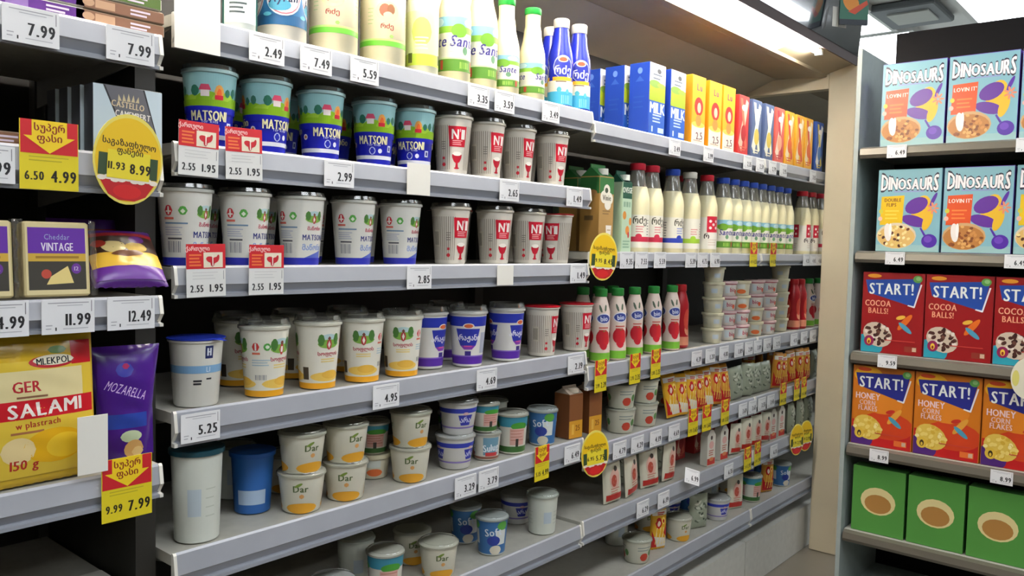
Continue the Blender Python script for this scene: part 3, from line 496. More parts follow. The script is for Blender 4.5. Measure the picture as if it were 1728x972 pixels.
# cereal boxes
def swirl(A, c1, c2):                   # plain swoosh in place of the box's character
    A.ell(4.2, 14.6, 3.0, 5.2, c2, a=-.25).ell(2.6, 16.2, 3.9, 2.6, c1, a=.5).ell(2.0, 10.8, 4.2, 1.9, c1, a=-.3).ell(6.4, 11.0, 1.4, 3.6, c2, a=-.3)
def dino_front(v):
    A = Art((-10.3, .1, 10.3, 28.8)); A.rect(-10.3, .1, 10.3, 28.8, '#7fb0bc').rect(-10.3, .1, 10.3, 2.4, '#94b8b8')
    A.text('DINOSAURS', 0, 23.6, 3.5, '#262238', 1, GO, -.02, .2, .62, fit=18.4).text('DINOSAURS', 0, 23.6, 3.5, '#f0eaea', 1, .08, -.02, .2, .62, fit=18.4).lines(-5, 5, 21.4, 1, 1, '#8a98c4', .5, 0)
    bx = '#d8501e' if v == 'orange' else '#e0b818'; tc = '#f6e2d4' if v == 'orange' else '#7a3a14'
    swirl(A, '#5c2a90', '#e2b42a'); A.poly([(-9.3, 9.4), (-1.8, 9.4), (-1.4, 19.8), (-9.0, 19.4)], bx)
    if v == 'orange': A.text("LOVIN IT'", -5.2, 17.6, 1.3, tc, .8)
    else: A.text('DOUBLE', -5.2, 18.2, 1.2, tc, .8).text('FLIPS', -5.6, 16.5, 1.2, tc, .8)
    A.lines(-7.6, -3, 14.6, 3, 1.3, '#e8803c' if v == 'orange' else '#eccc50', .5).ell(-9.0, 14.2, .7, .8, '#c8c040').ell(-9.2, 11.6, .7, .8, '#e8b8a8')
    A.ell(-3.6, 5.6, 6.6, 4.6, '#d8c8ac' if v == 'yellow' else '#c8a070').ell(-3.6, 5.2, 6.2, 4.0, '#d8b068' if v == 'yellow' else '#b4783c'); r = random.Random(5)
    for i in range(46):
        t, q = r.uniform(0, 6.28), math.sqrt(r.random()); A.ell(-3.6+5.8*q*math.cos(t), 5.2+3.7*q*math.sin(t), .62, .48, r.choice(['#8a4a20', '#c88a48', '#d8a460', '#7a4420'] if v == 'orange' else ['#5c3020', '#e8d490', '#d8b868', '#f0e4b0', '#4a2818']), 8, r.uniform(0, 3))
    A.ell(-6.4, 6.8, 1.2, 3.2, '#ece4dc', a=.1).ell(-5.6, 7.6, .5, 2.4, '#f4f0ec')
    A.ell(7.2, 3.9, 2.5, 2.4, '#4c2698').ell(6.8, 4.5, 1.3, 1.2, '#6c44b4').poly([(5.4, 5.6), (6.0, 6.0), (4.4, 8.6), (4.0, 8.2)], '#4c2698').ell(8.0, 18.2, .6, 2.6, '#53289a', a=-.4)
    for i in range(7): A.ell(8.0+1.1*math.cos(i*.9), 15.2+1.3*math.sin(i*.9), .35, .9, '#e08a68', 8, i*.9-1.57)
    return A
def start_front(v):
    red = v == 'cocoa'; A = Art((-10.2, .1, 10.2, 28.8)); bg = '#901418' if red else '#c8721a'
    A.rect(-10.1, .1, 10.1, 28.8, bg)
    if not red: A.rect(-10.1, .1, 10.1, 9, '#b81c1e').ell(2, 8, 9, 5, '#c8401c').ell(0, 16, 7, 4, '#d88024').ell(-5, 25.6, 5, 3.2, '#e0a820')
    A.poly([(-9.4, 26.2), (9.2, 27.2), (7.0, 17.2), (-8.4, 21.6)], '#20469a' if red else '#252a84').poly([(9.0, 25.2), (9.5, 25.2), (7.4, 17.0), (6.9, 17.0)], '#e4e4ea').poly([(5.2, 17.9), (7.2, 17.5), (7.2, 16.9), (5.0, 17.5)], '#e4e4ea')
    A.text('START!', -.6, 23.2, 3.9, '#e8ece8', 1, GB, .015, fit=14.6).ell(-6.4, 27.7, 2.4, .7, '#e0982c' if red else '#c84820').ell(8.0, 27.0, 1.5, 1.3, '#5c9c4c').ell(8.2, 27.2, .8, .7, '#8cc07c')
    if red: A.text('COCOA', -4.8, 17.8, 2.2, '#8a1418', .72, GB).text('COCOA', -4.9, 17.9, 2.1, '#eaa888', .72).text('BALLS!', -4.7, 15.2, 2.0, '#e8a07c', .72)
    else: A.text('HONEY', -4.9, 18.0, 2.2, '#e8ccd4', .74).text('CORN', -5.0, 15.6, 1.7, '#dcb8b8', .74).text('FLAKES', -4.8, 13.6, 1.8, '#dcb8b8', .7)
    A.ell(4.4, 11.6, 3.6, 1.0, '#d86820' if red else '#d89a38', a=.9).ell(4.6, 9.6, 2.8, .8, '#4a94b0', a=-.7).ell(3.0, 13.2, 1.6, .7, '#e0b040' if red else '#c03024', a=.3)
    A.ell(-8.0, 2.4, 5.4, 4.2, '#2c94a8' if red else '#4a2470').ell(-4.6, 6.6, 5.2, 4.2, '#c8b8a4' if red else '#d8b850', a=-.5); r = random.Random(9)
    for i in range(34):
        t, q = r.uniform(0, 6.28), math.sqrt(r.random()); A.ell(-4.6+4.6*q*math.cos(t), 6.6+3.6*q*math.sin(t), .75, .6, r.choice(['#4a2a24', '#6a4438', '#e0d4c8', '#3a2020'] if red else ['#e4cc70', '#d0a838', '#ecdc98']), 8, r.uniform(0, 3))
    A.ell(-7.4, 4.2, 1.7, 1.9, '#8a2050' if red else '#d8b440').ell(-7.4, 4.1, .7, 1.1, '#e8c040' if red else '#3a2c18').ell(-7.4, 3.8, .35, .6, '#8a3018' if red else '#d8b440')
    A.rect(4.6, 1.2, 8.8, 3.2, '#8a3428' if red else '#d86a2c').rect(7.2, 1.5, 8.5, 2.9, '#c8a890').lines(-2, 8, 5.0, 1, 1, '#c04038', .3, .1)
    return A
for nm, art, side in (('dino_orange', dino_front('orange'), '#5a3aa0'), ('dino_yellow', dino_front('yellow'), '#6a9aa8'), ('start_cocoa', start_front('cocoa'), '#86141a'), ('start_honey', start_front('honey'), '#b86418')):
    kind(nm, ('box', MB().box(-.104, .104, 0, .07, 0, .29, M(side, .35), .001).mesh('box'), None), ('front_print', art.into(MB(), flat(0), rough=.3).mesh('front_print'), 0))
A = Art(); A.rect(-9, .1, 9, 24, '#4c8c3c').ell(0, 12, 6, 5, '#d8c890').ell(0, 11, 4.6, 3.4, '#a8793c')
kind('green_box', ('box', MB().box(-.09, .09, 0, .07, 0, .24, M('#3c7434', .4), .001).mesh('box'), None), ('front_print', A.into(MB(), flat(0)).mesh('front_print'), 0))
# ------------------------------------------------------------------ price cards
def card(w, h, col, art, t=.0012, shape=None, flap=None):
    mb = MB()
    if shape == 'oval':
        n = 36; P = [(w/2*math.cos(2*math.pi*i/n), h/2+h/2*math.sin(2*math.pi*i/n)) for i in range(n)]
        mb.add([(x, y, z) for y in (0, t) for x, z in P], [tuple(range(n)), tuple(range(2*n-1, n-1, -1))]+[(i, n+i, n+(i+1) % n, (i+1) % n) for i in range(n)], M(col, .5))
    else: mb.box(-w/2, w/2, 0, t, 0, h, M(col, .5))
    if art: art.into(mb, flat(0), rough=.5)
    return mb.mesh('price_card')
CARDS = {}
def price_art(A, p, x0, x1, hp, y=1.25, small=True, col='#1e1e22'):
    A.text(p, (x0+x1)/2, y, hp*1.12, col, 1, .075, gap=.3, fit=(x1-x0)*1.12)
def white_card(p):
    k = ('w', p)
    if k not in CARDS:
        A = Art(); A.lines(-2.9, 2.9, 4.7, 1, .4, '#9a9aa0', .14, 0).lines(-1.6, 2.0, 4.3, 1, .4, '#b0b0b6', .12, 0).rect(3.25, 3.2, 3.35, 4.9, '#6a6a70').lines(-3.2, -2.3, 1.4, 2, .5, '#a8a8ae', .16).rect(-1.9, .5, -1.7, 1.0, '#303034').lines(-.8, 2.8, .8, 1, .4, '#b0b0b6', .12, 0)
        price_art(A, p, -.2, 2.9, 1.55, 2.1); CARDS[k] = card(.075, .052, '#dedee0', A)
    return CARDS[k]
def red_card(a, b):
    k = ('r', a, b)
    if k not in CARDS:
        A = Art(); A.rect(-3.75, 5.0, 3.75, 9.4, '#c41a26').text('ქართული', -1.6, 8.6, .75, '#f0c8c4', .8).lines(-3.2, -.9, 7.6, 4, .6, '#e07038', .3).rect(-.5, 5.2, 3.2, 7.9, '#ddd4be')
        A.ell(.9, 6.6, .95, .55, '#c01a2a', a=-.3).ell(1.7, 6.5, .9, .5, '#c41e2e', a=.5).ell(1.2, 6.1, .4, .75, '#b01424').ell(2.2, 6.8, .3, .7, '#b81c28', a=-.3).rect(1.15, 5.5, 1.35, 7.4, '#eedcd4')
        A.lines(-2.6, 2.2, 4.4, 3, .55, '#c0c0c0', .14).rect(3.3, 3.0, 3.4, 4.6, '#70747a'); price_art(A, a, -2.9, -.8, 1.1, 1.5); price_art(A, b, .8, 3.0, 1.2, 1.5); CARDS[k] = card(.075, .094, '#d4d4d2', A)
    return CARDS[k]
def promo_card(a, b, wide=False):
    k = ('p', a, b, wide)
    if k not in CARDS:
        A = Art(); A.rect(-3.9, 5.2, 3.9, 10, '#c81c26').poly([(-2.4, 10), (2.4, 10), (2.4, 7.6), (-2.4, 7.6)], '#ecc81c').poly([(-3.5, 7.7), (3.5, 7.7), (0, 5.3)], '#ecc81c').text('სუპერ', 0, 9.0, 1.0, '#8a2814', .9).text('ფასი', 0, 7.5, 1.0, '#8a2814', .9)
        A.lines(-2.8, 2.6, 4.8, 2, .5, '#b8a820', .16); price_art(A, a, -3.2, -1.0, 1.1, 2.0, col='#2a2410'); price_art(A, b, .4, 3.4, 1.5, 2.0, col='#1c1808'); CARDS[k] = card(.08, .1, '#dcc81e', A)
    return CARDS[k]
def oval_card(a, b):
    k = ('o', a, b)
    if k not in CARDS:
        A = Art(); A.ell(0, 6.9, 5.1, 6.5, '#e6bc14', 36)
        A.rect(-4.6, 4.2, -3.2, 7.6, '#33482a').rect(3.2, 4.2, 4.6, 7.6, '#33482a').poly([(-4.3, 3.6), (4.3, 3.6), (2.9, 1.4), (1.2, .6), (-1.2, .6), (-2.9, 1.4)], '#bc1c20').ell(0, 2.0, 2.2, 1.1, '#d02020')
        for i in range(9): A.ell(-4+i, 3.8+.2*math.sin(i*2), .7, .4, '#e8dccc', 10)
        A.rect(-3.3, 3.9, 3.3, 8.2, '#e4d030').text('საგაზაფხულო', 0, 9.4, .95, '#3a2808', .78, GB, -.04).text('ფასები', .1, 8.2, .9, '#3a2808', .8, GB, -.04); price_art(A, a, -3.0, -.8, 1.0, 5.8, col='#2a2410'); price_art(A, b, .4, 3.2, 1.35, 5.6, col='#1c1808'); CARDS[k] = card(.108, .14, '#e2d060', A, .0014, 'oval')
    return CARDS[k]
def blank_card(w, h):
    k = ('b', w, h)
    if k not in CARDS: CARDS[k] = card(w, h, '#e2dfd6', None)
    return CARDS[k]
USED = {}
def hang(name, me, loc, label, cat='price tag', group=None, rz=0, ry=0, rx=0):
    return tag(link(name, me, None, loc, (rx, ry, rz)), label, cat, group)
# ================================================================== the place
D, D1 = 1.365, 1.305
U1 = [(1.722, 1.666), (1.525, 1.462), (1.300, 1.250), (1.020, .965), (.775, .72), (.52, .465)]
U2 = [(1.781, 1.722), (1.562, 1.503), (1.346, 1.290), (1.090, 1.027), (.835, .768), (.575, .51)]
U3 = [(1.758, 1.697), (1.380, 1.333), (1.044, .974), (.802, .734), (.583, .512), (.34, .27)]
SHELF, RAIL, DARK, BEIGE = M('#b0ada2', .45, noise=.06), M('#94979f', .3, noise=.04, scale=15), M('#1c1a18', .6, noise=.2, scale=8), M('#cfc5ac', .5, noise=.04, scale=6)
struct('floor', MB().box(-3, 9, -4, 3, -.05, 0, M('#6b655b', .3, noise=.1, scale=3)), 'dark tiled shop floor')  # floor colour darkened so it bounces less fill onto the shelves
struct('ceiling', MB().box(-3, 9, -4, 3, 3.2, 3.25, M('#e4e6e6', .7, noise=.03)), 'white shop ceiling')
struct('wall_back', MB().box(-3, 9, 2.9, 3, 0, 3.2, M('#c9ccc8', .7, noise=.04)), 'plain light wall behind the chillers')
struct('wall_right', MB().box(8.9, 9, -4, 2.9, 0, 3.2, M('#cdd2cf', .7, noise=.04)), 'plain light wall at the end of the shop')
struct('wall_left', MB().box(-3.1, -3, -4, 3, 0, 3.2, M('#6f6a62', .7, noise=.04)), 'plain dark wall')  # unseen wall, darkened to keep bounced light out of the shelves
struct('wall_front', MB().box(-3, 9, -4.1, -4, 0, 3.2, M('#6f6a62', .7, noise=.04)), 'plain dark wall across the aisle')  # unseen wall behind the camera, darkened to cut the frontal fill
LAMP = EM('ceiling_lamp_diffuser', '#f4faff', CEIL_LAMP)
lamp_frame, lamp_diff = None, None
mb = MB()
for a in ((-.62, -.58, -.32, .32), (.58, .62, -.32, .32), (-.58, .58, -.32, -.28), (-.58, .58, .28, .32)): mb.box(a[0], a[1], a[2], a[3], -.05, 0, M('#d8dada', .5))
lamp_frame = mb.mesh('frame'); lamp_diff = MB().box(-.58, .58, -.28, .28, -.035, -.02, LAMP).mesh('diffuser')
for i, (x, y) in enumerate([(-1.2, -.4), (.6, -.4), (2.4, -.4), (4.4, -.4), (6.6, -.6), (-1.2, -2.6), (1.2, -2.6), (3.6, -2.6), (6.2, -2.6), (6.75, 1.15), (7.65, 2.2), (6.38, 2.3)]):  # last three lamps added to whiten the background past the post
    e = tag(link('ceiling_lamp', None, None, (x, y, 3.2)), 'square white panel lamp set in the shop ceiling', 'lamp', 'ceiling panel lamps')
    link('frame', lamp_frame, e); link('diffuser', lamp_diff, e)
# ------------------------------------------------------------------ chiller cabinets
def rail_prof(Y, zt, zb): h = zt-zb; return [(Y+.012, zt), (Y+.008, zt+.001), (Y+.005, zt-.003), (Y, zb+.42*h), (Y+.002, zb+.38*h), (Y+.010, zb+.16*h), (Y+.010, zb+.12*h), (Y+.002, zb+.1*h), (Y+.002, zb), (Y+.012, zb)]
def cabinet(X0, X1, Yf, levels, lab, ends=(True, True)):
    e = tag(link('chiller_cabinet', None, None, ((X0+X1)/2, 1.6, 0)), lab, 'chiller'); ox, oy = -(X0+X1)/2, -1.6
    def part(n, mb, par=None, smooth=None):
        o = link(n, mb.mesh(n, smooth), par or e, (ox, oy, 0) if par is None else (0, 0, 0)); return o
    part('back_panel', MB().box(X0, X1, 1.83, 1.87, .2, 2.12, DARK))
    part('base_panel', MB().box(X0, X1, Yf+.02, 1.87, 0, .2, M('#c4c2ba', .5, noise=.05)))
    for x in (X0-.004, X1-.016):
        part('upright', MB().box(x, x+.02, 1.80, 1.83, .2, 2.12, M('#3a3834', .5)))
    for zt, zb in levels:
        s = part('shelf', MB().box(X0, X1, Yf+.012, 1.80, zt-.022, zt-.002, SHELF))
        part('price_rail', MB().prism(rail_prof(Yf, zt, zb), X0+.004, X1-.004, RAIL), s)
        part('rail_end_cap', MB().prism([(y-.0015 if y < Yf+.01 else y, z) for y, z in rail_prof(Yf, zt, zb)], X1-.006, X1, M('#d2d0c8', .4)), s)
        part('rail_end_cap', MB().prism([(y-.0015 if y < Yf+.01 else y, z) for y, z in rail_prof(Yf, zt, zb)], X0, X0+.006, M('#d2d0c8', .4)), s)
        for x in (X0+.008, X1-.012):
            part('bracket', MB().prism([(Yf+.03, zt-.022), (1.80, zt-.022), (1.80, zt-.075), (Yf+.1, zt-.038)], x, x+.004, M('#8c8a84', .5)), s)
    return e
cabinet(-.45, .655, D1, U1, 'open chiller cabinet with cheese packs on its shelves')
cabinet(.705, 1.955, D, U2, 'open chiller cabinet with yogurt cups on its shelves')
cabinet(1.961, 3.146, D, U3, 'open chiller cabinet with milk cartons and clear milk bottles')
far = cabinet(3.152, 5.6, D, U3, 'open chiller cabinet reaching behind the beige post')
link('end_panel', MB().box(5.61, 5.64, 1.3, 1.87, 0, 2.11, DARK).mesh('end_panel'), far, (-far.location.x, -1.6, 0))
tag(link('upright_divider', MB().box(.662, .698, 1.42, 1.87, 0, 2.12, M('#2a2824', .5)).mesh('divider')), 'dark narrow divider between the cheese and yogurt chillers', 'divider')
# canopy over the chillers
e = tag(link('chiller_canopy', None, None, (0, 0, 0)), 'beige canopy with a dark glossy header running above the chillers', 'canopy')
for x0, x1 in ((-.45, 3.796), (3.866, 5.64)): link('light_housing', MB().prism([(1.245, 2.26), (1.245, 2.235), (1.37, 2.20), (1.372, 2.188), (1.405, 2.186), (1.61, 2.205), (1.61, 2.26)], x0, x1, M('#9a8f78', .5, noise=.05, scale=5)).mesh('light_housing'), e)
for x0, x1 in ((-.45, 3.796), (3.866, 5.64)): link('ceiling_panel', MB().prism([(1.611, 2.204), (1.83, 2.12), (1.87, 2.12), (1.87, 2.26), (1.611, 2.26)], x0, x1, M('#a9a292', .5, noise=.05, scale=5)).mesh('ceiling_panel'), e)
link('reflector', MB().prism([(1.262, 2.2295), (1.368, 2.1995), (1.368, 2.1985), (1.262, 2.2285)], -.4, 3.22, M('#f2eee2', .5)).mesh('reflector'), e)
link('trim_strip', MB().prism([(1.238, 2.222), (1.245, 2.222), (1.245, 2.262), (1.238, 2.262)], -.45, 3.796, M('#2a1210', .6)).mesh('trim_strip'), e)
link('header', MB().prism([(1.236, 2.262), (1.262, 2.262), (1.262, 2.60), (1.215, 2.60), (1.222, 2.45)], -.45, 3.796, M('#141a26', .12, .3, coat=.8)).mesh('header'), e)
e = tag(link('tube_lamp', None, None, (0, 0, 0)), 'long glowing white tube lamp along the canopy front edge', 'lamp')
tb = MB(); n = 10
vs = [(x, 1.268+.011*math.cos(2*math.pi*i/n), 2.212+.011*math.sin(2*math.pi*i/n)) for x in (-.38, 3.40) for i in range(n)]
tb.add(vs, [(i, (i+1) % n, n+(i+1) % n, n+i) for i in range(n)]+[tuple(range(n)), tuple(range(2*n-1, n-1, -1))], EM('tube_glow', '#fff6ea', TUBE))
link('tube', tb.mesh('tube', 40), e)
for x in (-.40, 1.5, 3.40): link('holder', MB().box(x, x+.02, 1.255, 1.281, 2.2, 2.2218, M('#d0ccc0', .4)).mesh('holder'), e)
e = tag(link('support_arch', None, None, (3.82, 1.3, 0)), 'tall beige post with a cross beam framing the chiller end', 'post')
link('post', MB().box(-.02, .03, -.062, .062, 0, 2.26, BEIGE, .004).mesh('post'), e)
link('cross_beam', MB().prism([(.062, 2.135), (.53, 2.135), (.53, 2.2), (.062, 2.2)], -.02, .03, BEIGE).mesh('cross_beam'), e)
link('edge_strip', MB().box(.03, .04, -.066, .05, 0, 2.24, M('#242022', .3)).mesh('edge_strip'), e)
# ------------------------------------------------------------------ placing helpers
ORD = ['first', 'second', 'third', 'fourth', 'fifth', 'sixth', 'seventh', 'eighth', 'ninth', 'tenth', 'eleventh', 'twelfth']
def at1(px, off, z): return (XY(px, D1+off, z+.06), D1+off, z)
def at(px, off, z): return (XY(px, D+off, z+.06), D+off, z)
def row(k, name, pxs, off, z, desc, anchor, cat, group, rots=None, f=at, jit=.004, sc=1, tilt=0):
    for i, px in enumerate(pxs):
        p = f(px, off+random.uniform(-jit, jit), z); r = rots[i] if rots else random.uniform(-.15, .15)
        lab = f'{ORD[i]} {desc} counting from {anchor}' if len(pxs) > 1 else f'{desc} beside {anchor}'
        put(k, name, p, r, lab, cat, group, ry=random.uniform(-tilt, tilt), sc=sc*(1+random.uniform(-tilt, tilt)*.4))
def behind(k, name, pxs, off, z, lab, cat, group):
    for px in pxs: put(k, name, at(px, off, z), random.uniform(-3, 3), lab, cat, group)
rad = math.radians
# ---- yogurt cabinet: top shelf
zA, zB, zC, zD, zE = [l[0] for l in U2[:5]]
put('barcode_cup', 'drink_cup', at(405, .05, zA), -.7, 'narrow pale drink cup with a barcode beside the tall blank card', 'cup')
put('ayran_cup', 'drink_cup', at(476, .062, zA), rad(-30), 'wide blue drink cup with a white oval picture', 'cup')
row('green_band_jug', 'kefir_jug', [563, 646], .062, zA, 'cream jug with a bright green band', 'the blue drink cup', 'jug', 'green banded jugs', [rad(-40), rad(-30)])
put('pale_bottle', 'kefir_bottle', at(712, .05, zA), rad(-45), 'cream bottle with a pale yellow-green label beside the jugs', 'bottle')
row('meadow_bottle', 'kefir_bottle', [766, 812], .055, zA, 'large cream bottle with a meadow label', 'the pale green bottle', 'bottle', 'large meadow bottles', [rad(-8), rad(-4)])
row('meadow_bottle_small', 'kefir_bottle', [853, 897], .05, zA, 'green-capped cream bottle', 'the large meadow bottles', 'bottle', 'green capped bottles', [rad(-40), rad(0)])
row('blue_bottle', 'kefir_bottle', [945, 975], .05, zA, 'white-capped blue bottle with an arched label', 'the green-capped bottles', 'bottle', 'blue bottles', [rad(-40), rad(-40)])
behind('blue_bottle', 'kefir_bottle', [928], .13, zA, 'white-capped blue bottle half hidden behind the front blue bottle', 'bottle', 'blue bottles')
behind('meadow_bottle', 'kefir_bottle', [742, 790], .15, zA, 'cream bottle in the back row behind the meadow bottles', 'bottle', 'back row of the top shelf')
# ---- second shelf
row('meadow_cup', 'yogurt_cup', [354, 449, 541, 631, 699], .052, zB, 'blue yogurt cup with a painted meadow', 'the cheese corner', 'cup', 'blue meadow yogurt cups', [rad(-32), rad(2), rad(-12), rad(-42), rad(-55)])
row('striped_cup', 'yogurt_cup', [763, 820, 873, 930], .05, zB, 'cream striped cup on the second shelf', 'the blue cups', 'cup', 'striped cups on the second shelf', [rad(-28), rad(-3), rad(0), rad(-8)])
behind('meadow_cup', 'yogurt_cup', [375, 470, 560, 640], .185, zB, 'blue yogurt cup in the back row of the second shelf', 'cup', 'blue cups in the back row')
behind('striped_cup', 'yogurt_cup', [775, 830, 880], .165, zB, 'cream striped cup in the back row of the second shelf', 'cup', 'striped cups in the back row of the second shelf')
# ---- third shelf
row('white_cup', 'yogurt_cup', [312, 413, 507, 596, 675], .052, zC, 'white yogurt cup with a blue foot band', 'the cheese corner', 'cup', 'white blue-banded yogurt cups', [rad(-38), rad(-40), rad(-60), rad(-46), rad(-48)])
row('striped_cup', 'yogurt_cup', [760, 834, 890], .05, zC, 'cream striped cup on the third shelf', 'the white cups', 'cup', 'striped cups on the third shelf', [rad(-5), rad(-15), rad(-18)])
put('striped_cup_red', 'yogurt_cup', at(937, .052, zC), rad(-70), 'cream striped cup with a red foil lid on the third shelf', 'cup')
behind('white_cup', 'yogurt_cup', [330, 430, 515, 605], .185, zC, 'white yogurt cup in the back row of the third shelf', 'cup', 'white cups in the back row')
behind('striped_cup_red', 'yogurt_cup', [765, 850], .185, zC, 'striped cup in the back row of the third shelf', 'cup', 'striped cups in the back row of the third shelf')
# ---- fourth shelf
put('blue_lid_cup', 'yogurt_cup', at(331, .052, zD), rad(-30), 'white yogurt cup with a blue foil lid and pale blue band', 'cup')
row('yellow_cup', 'sour_cream_cup', [446, 536, 611, 678], .052, zD, 'white cup with a yellow foot band', 'the blue-lidded cup', 'cup', 'yellow footed cups', [rad(-110), rad(-5), rad(-35), rad(-38)])
behind('yellow_cup', 'sour_cream_cup', [400, 495, 585], .19, zD, 'yellow-footed cup standing in the back row', 'cup', 'yellow footed cups in the back row')
put('purple_cup', 'sour_cream_cup', at(722, .09, zD), rad(10), 'purple-footed cup partly hidden beside the last yellow-footed cup', 'cup')
put('purple_cup', 'sour_cream_cup', at(752, .17, zD), rad(20), 'purple-footed cup standing deep between its neighbours', 'cup')
put('purple_cup', 'sour_cream_cup', at(789, .052, zD), rad(-45), 'purple-footed cup with its shield badge turned to the aisle', 'cup')
put('purple_cup', 'sour_cream_cup', at(854, .052, zD), rad(5), 'purple-footed cup next to the red-lidded striped cups', 'cup')
row('striped_cup_red', 'yogurt_cup', [914, 972], .05, zD, 'red-lidded striped cup', 'the purple-footed cups', 'cup', 'red lidded striped cups', [rad(15), rad(0)])
# ---- fifth shelf
put('teal_lid_tub', 'dairy_tub', at(332, .06, zE), -.6, 'tall pale tub with a dark teal lid', 'tub')
put('plain_tub', 'dairy_tub', at(395, .24, zE), -.6, 'plain pale tub behind the teal-lidded tub', 'tub'); put('blue_tub', 'dairy_tub', at(426, .125, zE), -.6, 'plain blue tub on the fifth shelf', 'tub')
for px, off, lv, lab in ((509, .06, 0, 'under another next to the blue tub'), (509, .06, 1, 'on top of another next to the blue tub'), (583, .06, 0, 'under another in the middle pair'), (583, .06, 1, 'on top of another in the middle pair'), (692, .06, 0, 'under another beside the violet tubs'), (692, .06, 1, 'on top of another beside the violet tubs')):
    put('dill_tub', 'dairy_tub', at(px, off, zE)[:2]+(zE+lv*.0835,), rad(-35+30*lv), 'white dill-print tub with an orange foot, '+lab, 'tub', 'dill print tubs')
put('pink_tub_small', 'dairy_tub', at(630, .14, zE)[:2]+(zE+.0585,), -.6, 'small pink and green tub behind the dill tubs', 'tub'); put('mini_orangetext', 'dairy_tub', at(630, .14, zE), -.6, 'small cream tub below the pink tub behind the dill tubs', 'tub')
put('violet_tub', 'dairy_tub', at(768, .062, zE), rad(10), 'violet and white tub at the bottom of a pair', 'tub', 'violet tubs'); put('violet_tub', 'dairy_tub', at(772, .062, zE)[:2]+(zE+.0855,), rad(-20), 'violet and white tub on top of a pair', 'tub', 'violet tubs')
put('sulguni_tub', 'dairy_tub', at(821, .06, zE), rad(-25), 'small blue-printed tub carrying a pink tub', 'tub'); put('pink_tub_small', 'dairy_tub', at(818, .06, zE)[:2]+(zE+.074,), rad(-20), 'small pink and green tub on the small blue-printed tub', 'tub')
put('pink_tub', 'dairy_tub', at(864, .055, zE), rad(-28), 'tall pink and green tub with a blue rim', 'tub'); put('soft_tub', 'dairy_tub', at(915, .055, zE), rad(-45), 'blue tub with green and white print', 'tub')
row('brown_carton', 'pudding_carton', [972, 1005], .02, zE, 'brown carton with an orange foot', 'the blue tub', 'carton', 'brown cartons', [rad(-5), rad(-5)], jit=.001)
# ---- sixth shelf, mostly out of view
for i, px in enumerate((560, 650, 740, 830, 915)):
    put(['violet_tub', 'pink_tub', 'dill_tub', 'soft_tub', 'plain_tub'][i], 'dairy_tub', at(px, .06, U2[5][0]), -.5, ['violet and white', 'pink and green', 'white dill-print', 'blue and green', 'plain pale'][i]+' tub on the lowest shelf of the yogurt chiller', 'tub')
for i, px in enumerate((480, 560, 765, 830)):
    put(['dill_tub', 'plain_tub', 'soft_tub', 'plain_tub'][i], 'dairy_tub', at(px, .2, zE), -.5, f'{ORD[i]} tub in the back row of the fifth shelf from the blue tub', 'tub', 'back row of the fifth shelf')
for i, px in enumerate((600, 695, 785, 872)):
    put(['plain_tub', 'dill_tub', 'soft_tub', 'violet_tub', 'pink_tub'][i], 'dairy_tub', at(px, .17, U2[5][0]), -.5, f'{ORD[i]} tub in the back row of the lowest yogurt chiller shelf', 'tub', 'back row of the lowest shelf')
# ---- milk cabinet: top shelf
z3A, z3M, z3D, z3E, z3F, z3G = [l[0] for l in U3]
p = at(1108, .012, z3A)
put('milk_carton', 'milk_carton', p, 0, 'blue milk carton heading its column next to the blue bottles', 'carton')
for i in range(3): put('milk_carton', 'milk_carton', (p[0], p[1]+.094*(i+1), z3A), 0, f'{ORD[i]} blue milk carton behind the one heading the column', 'carton', 'blue milk carton column')
put('milk_carton', 'milk_carton', at(1143, .012, z3A), 0, 'blue milk carton next to the yellow cartons', 'carton')
row('yellow_carton', 'milk_carton', [1178, 1206, 1229], .014, z3A, 'yellow carton with a red disc', 'the blue milk cartons', 'carton', 'yellow cartons', [0, 0, 0], jit=.001)
for i, (px, k, d_) in enumerate([(1254, 'red_carton', 'red carton with pale stripes'), (1276, 'slate_carton', 'slate blue carton touching the red one'), (1297, 'slate_carton', 'slate blue carton touching the rose one'), (1315, 'rose_carton', 'rose carton between slate and gold ones'), (1332, 'gold_carton', 'gold carton touching the rose one'), (1349, 'gold_carton', 'gold carton in the middle of three'), (1364, 'gold_carton', 'gold carton beside the navy carton'), (1382, 'navy_carton', 'navy carton half hidden by the beige post')]):
    put(k, 'juice_carton', at(px, .014, z3A), 0, d_+' on the top shelf', 'carton')
# ---- milk bottles
put('oat_carton', 'plant_milk_carton', at(1022, .02, z3M), 0, 'brown and green plant milk carton with a cloud badge', 'carton'); put('oat_carton', 'plant_milk_carton', at(985, .115, z3M), 0, 'brown and green plant milk carton set back behind the rail end', 'carton')
put('green_carton', 'plant_milk_carton', at(1057, .02, z3M), 0, 'slim dark green and pale green plant milk carton', 'carton'); put('green_carton', 'plant_milk_carton', at(962, .24, z3M), 0, 'slim dark green carton deep behind the striped cups', 'carton')
F0 = [0]*12
row('milk_red', 'milk_bottle', [1073, 1097], .055, z3M, 'red-capped milk bottle', 'the slim green carton', 'bottle', 'red capped milk bottles', [rad(-40), rad(-20)])
put('milk_blue', 'milk_bottle', at(1132, .055, z3M), rad(-12), 'blue-capped milk bottle with a blue band between red and white caps', 'bottle')
put('milk_white', 'milk_bottle', at(1161, .055, z3M), rad(-30), 'white-capped milk bottle with a lime band', 'bottle'); put('milk_check', 'milk_bottle', at(1190, .055, z3M), rad(-20), 'red-capped milk bottle with a red chequered label', 'bottle')
xm = at(1217, .055, z3M)[0]
for k in range(8): put('milk_meadow', 'milk_bottle', (xm+.0855*k, D+.055, z3M), rad(-36+7*math.sin(3*k)), f'{ORD[k]} blue-capped meadow milk bottle counting from the chequered bottle', 'bottle', 'blue capped meadow milk bottles')
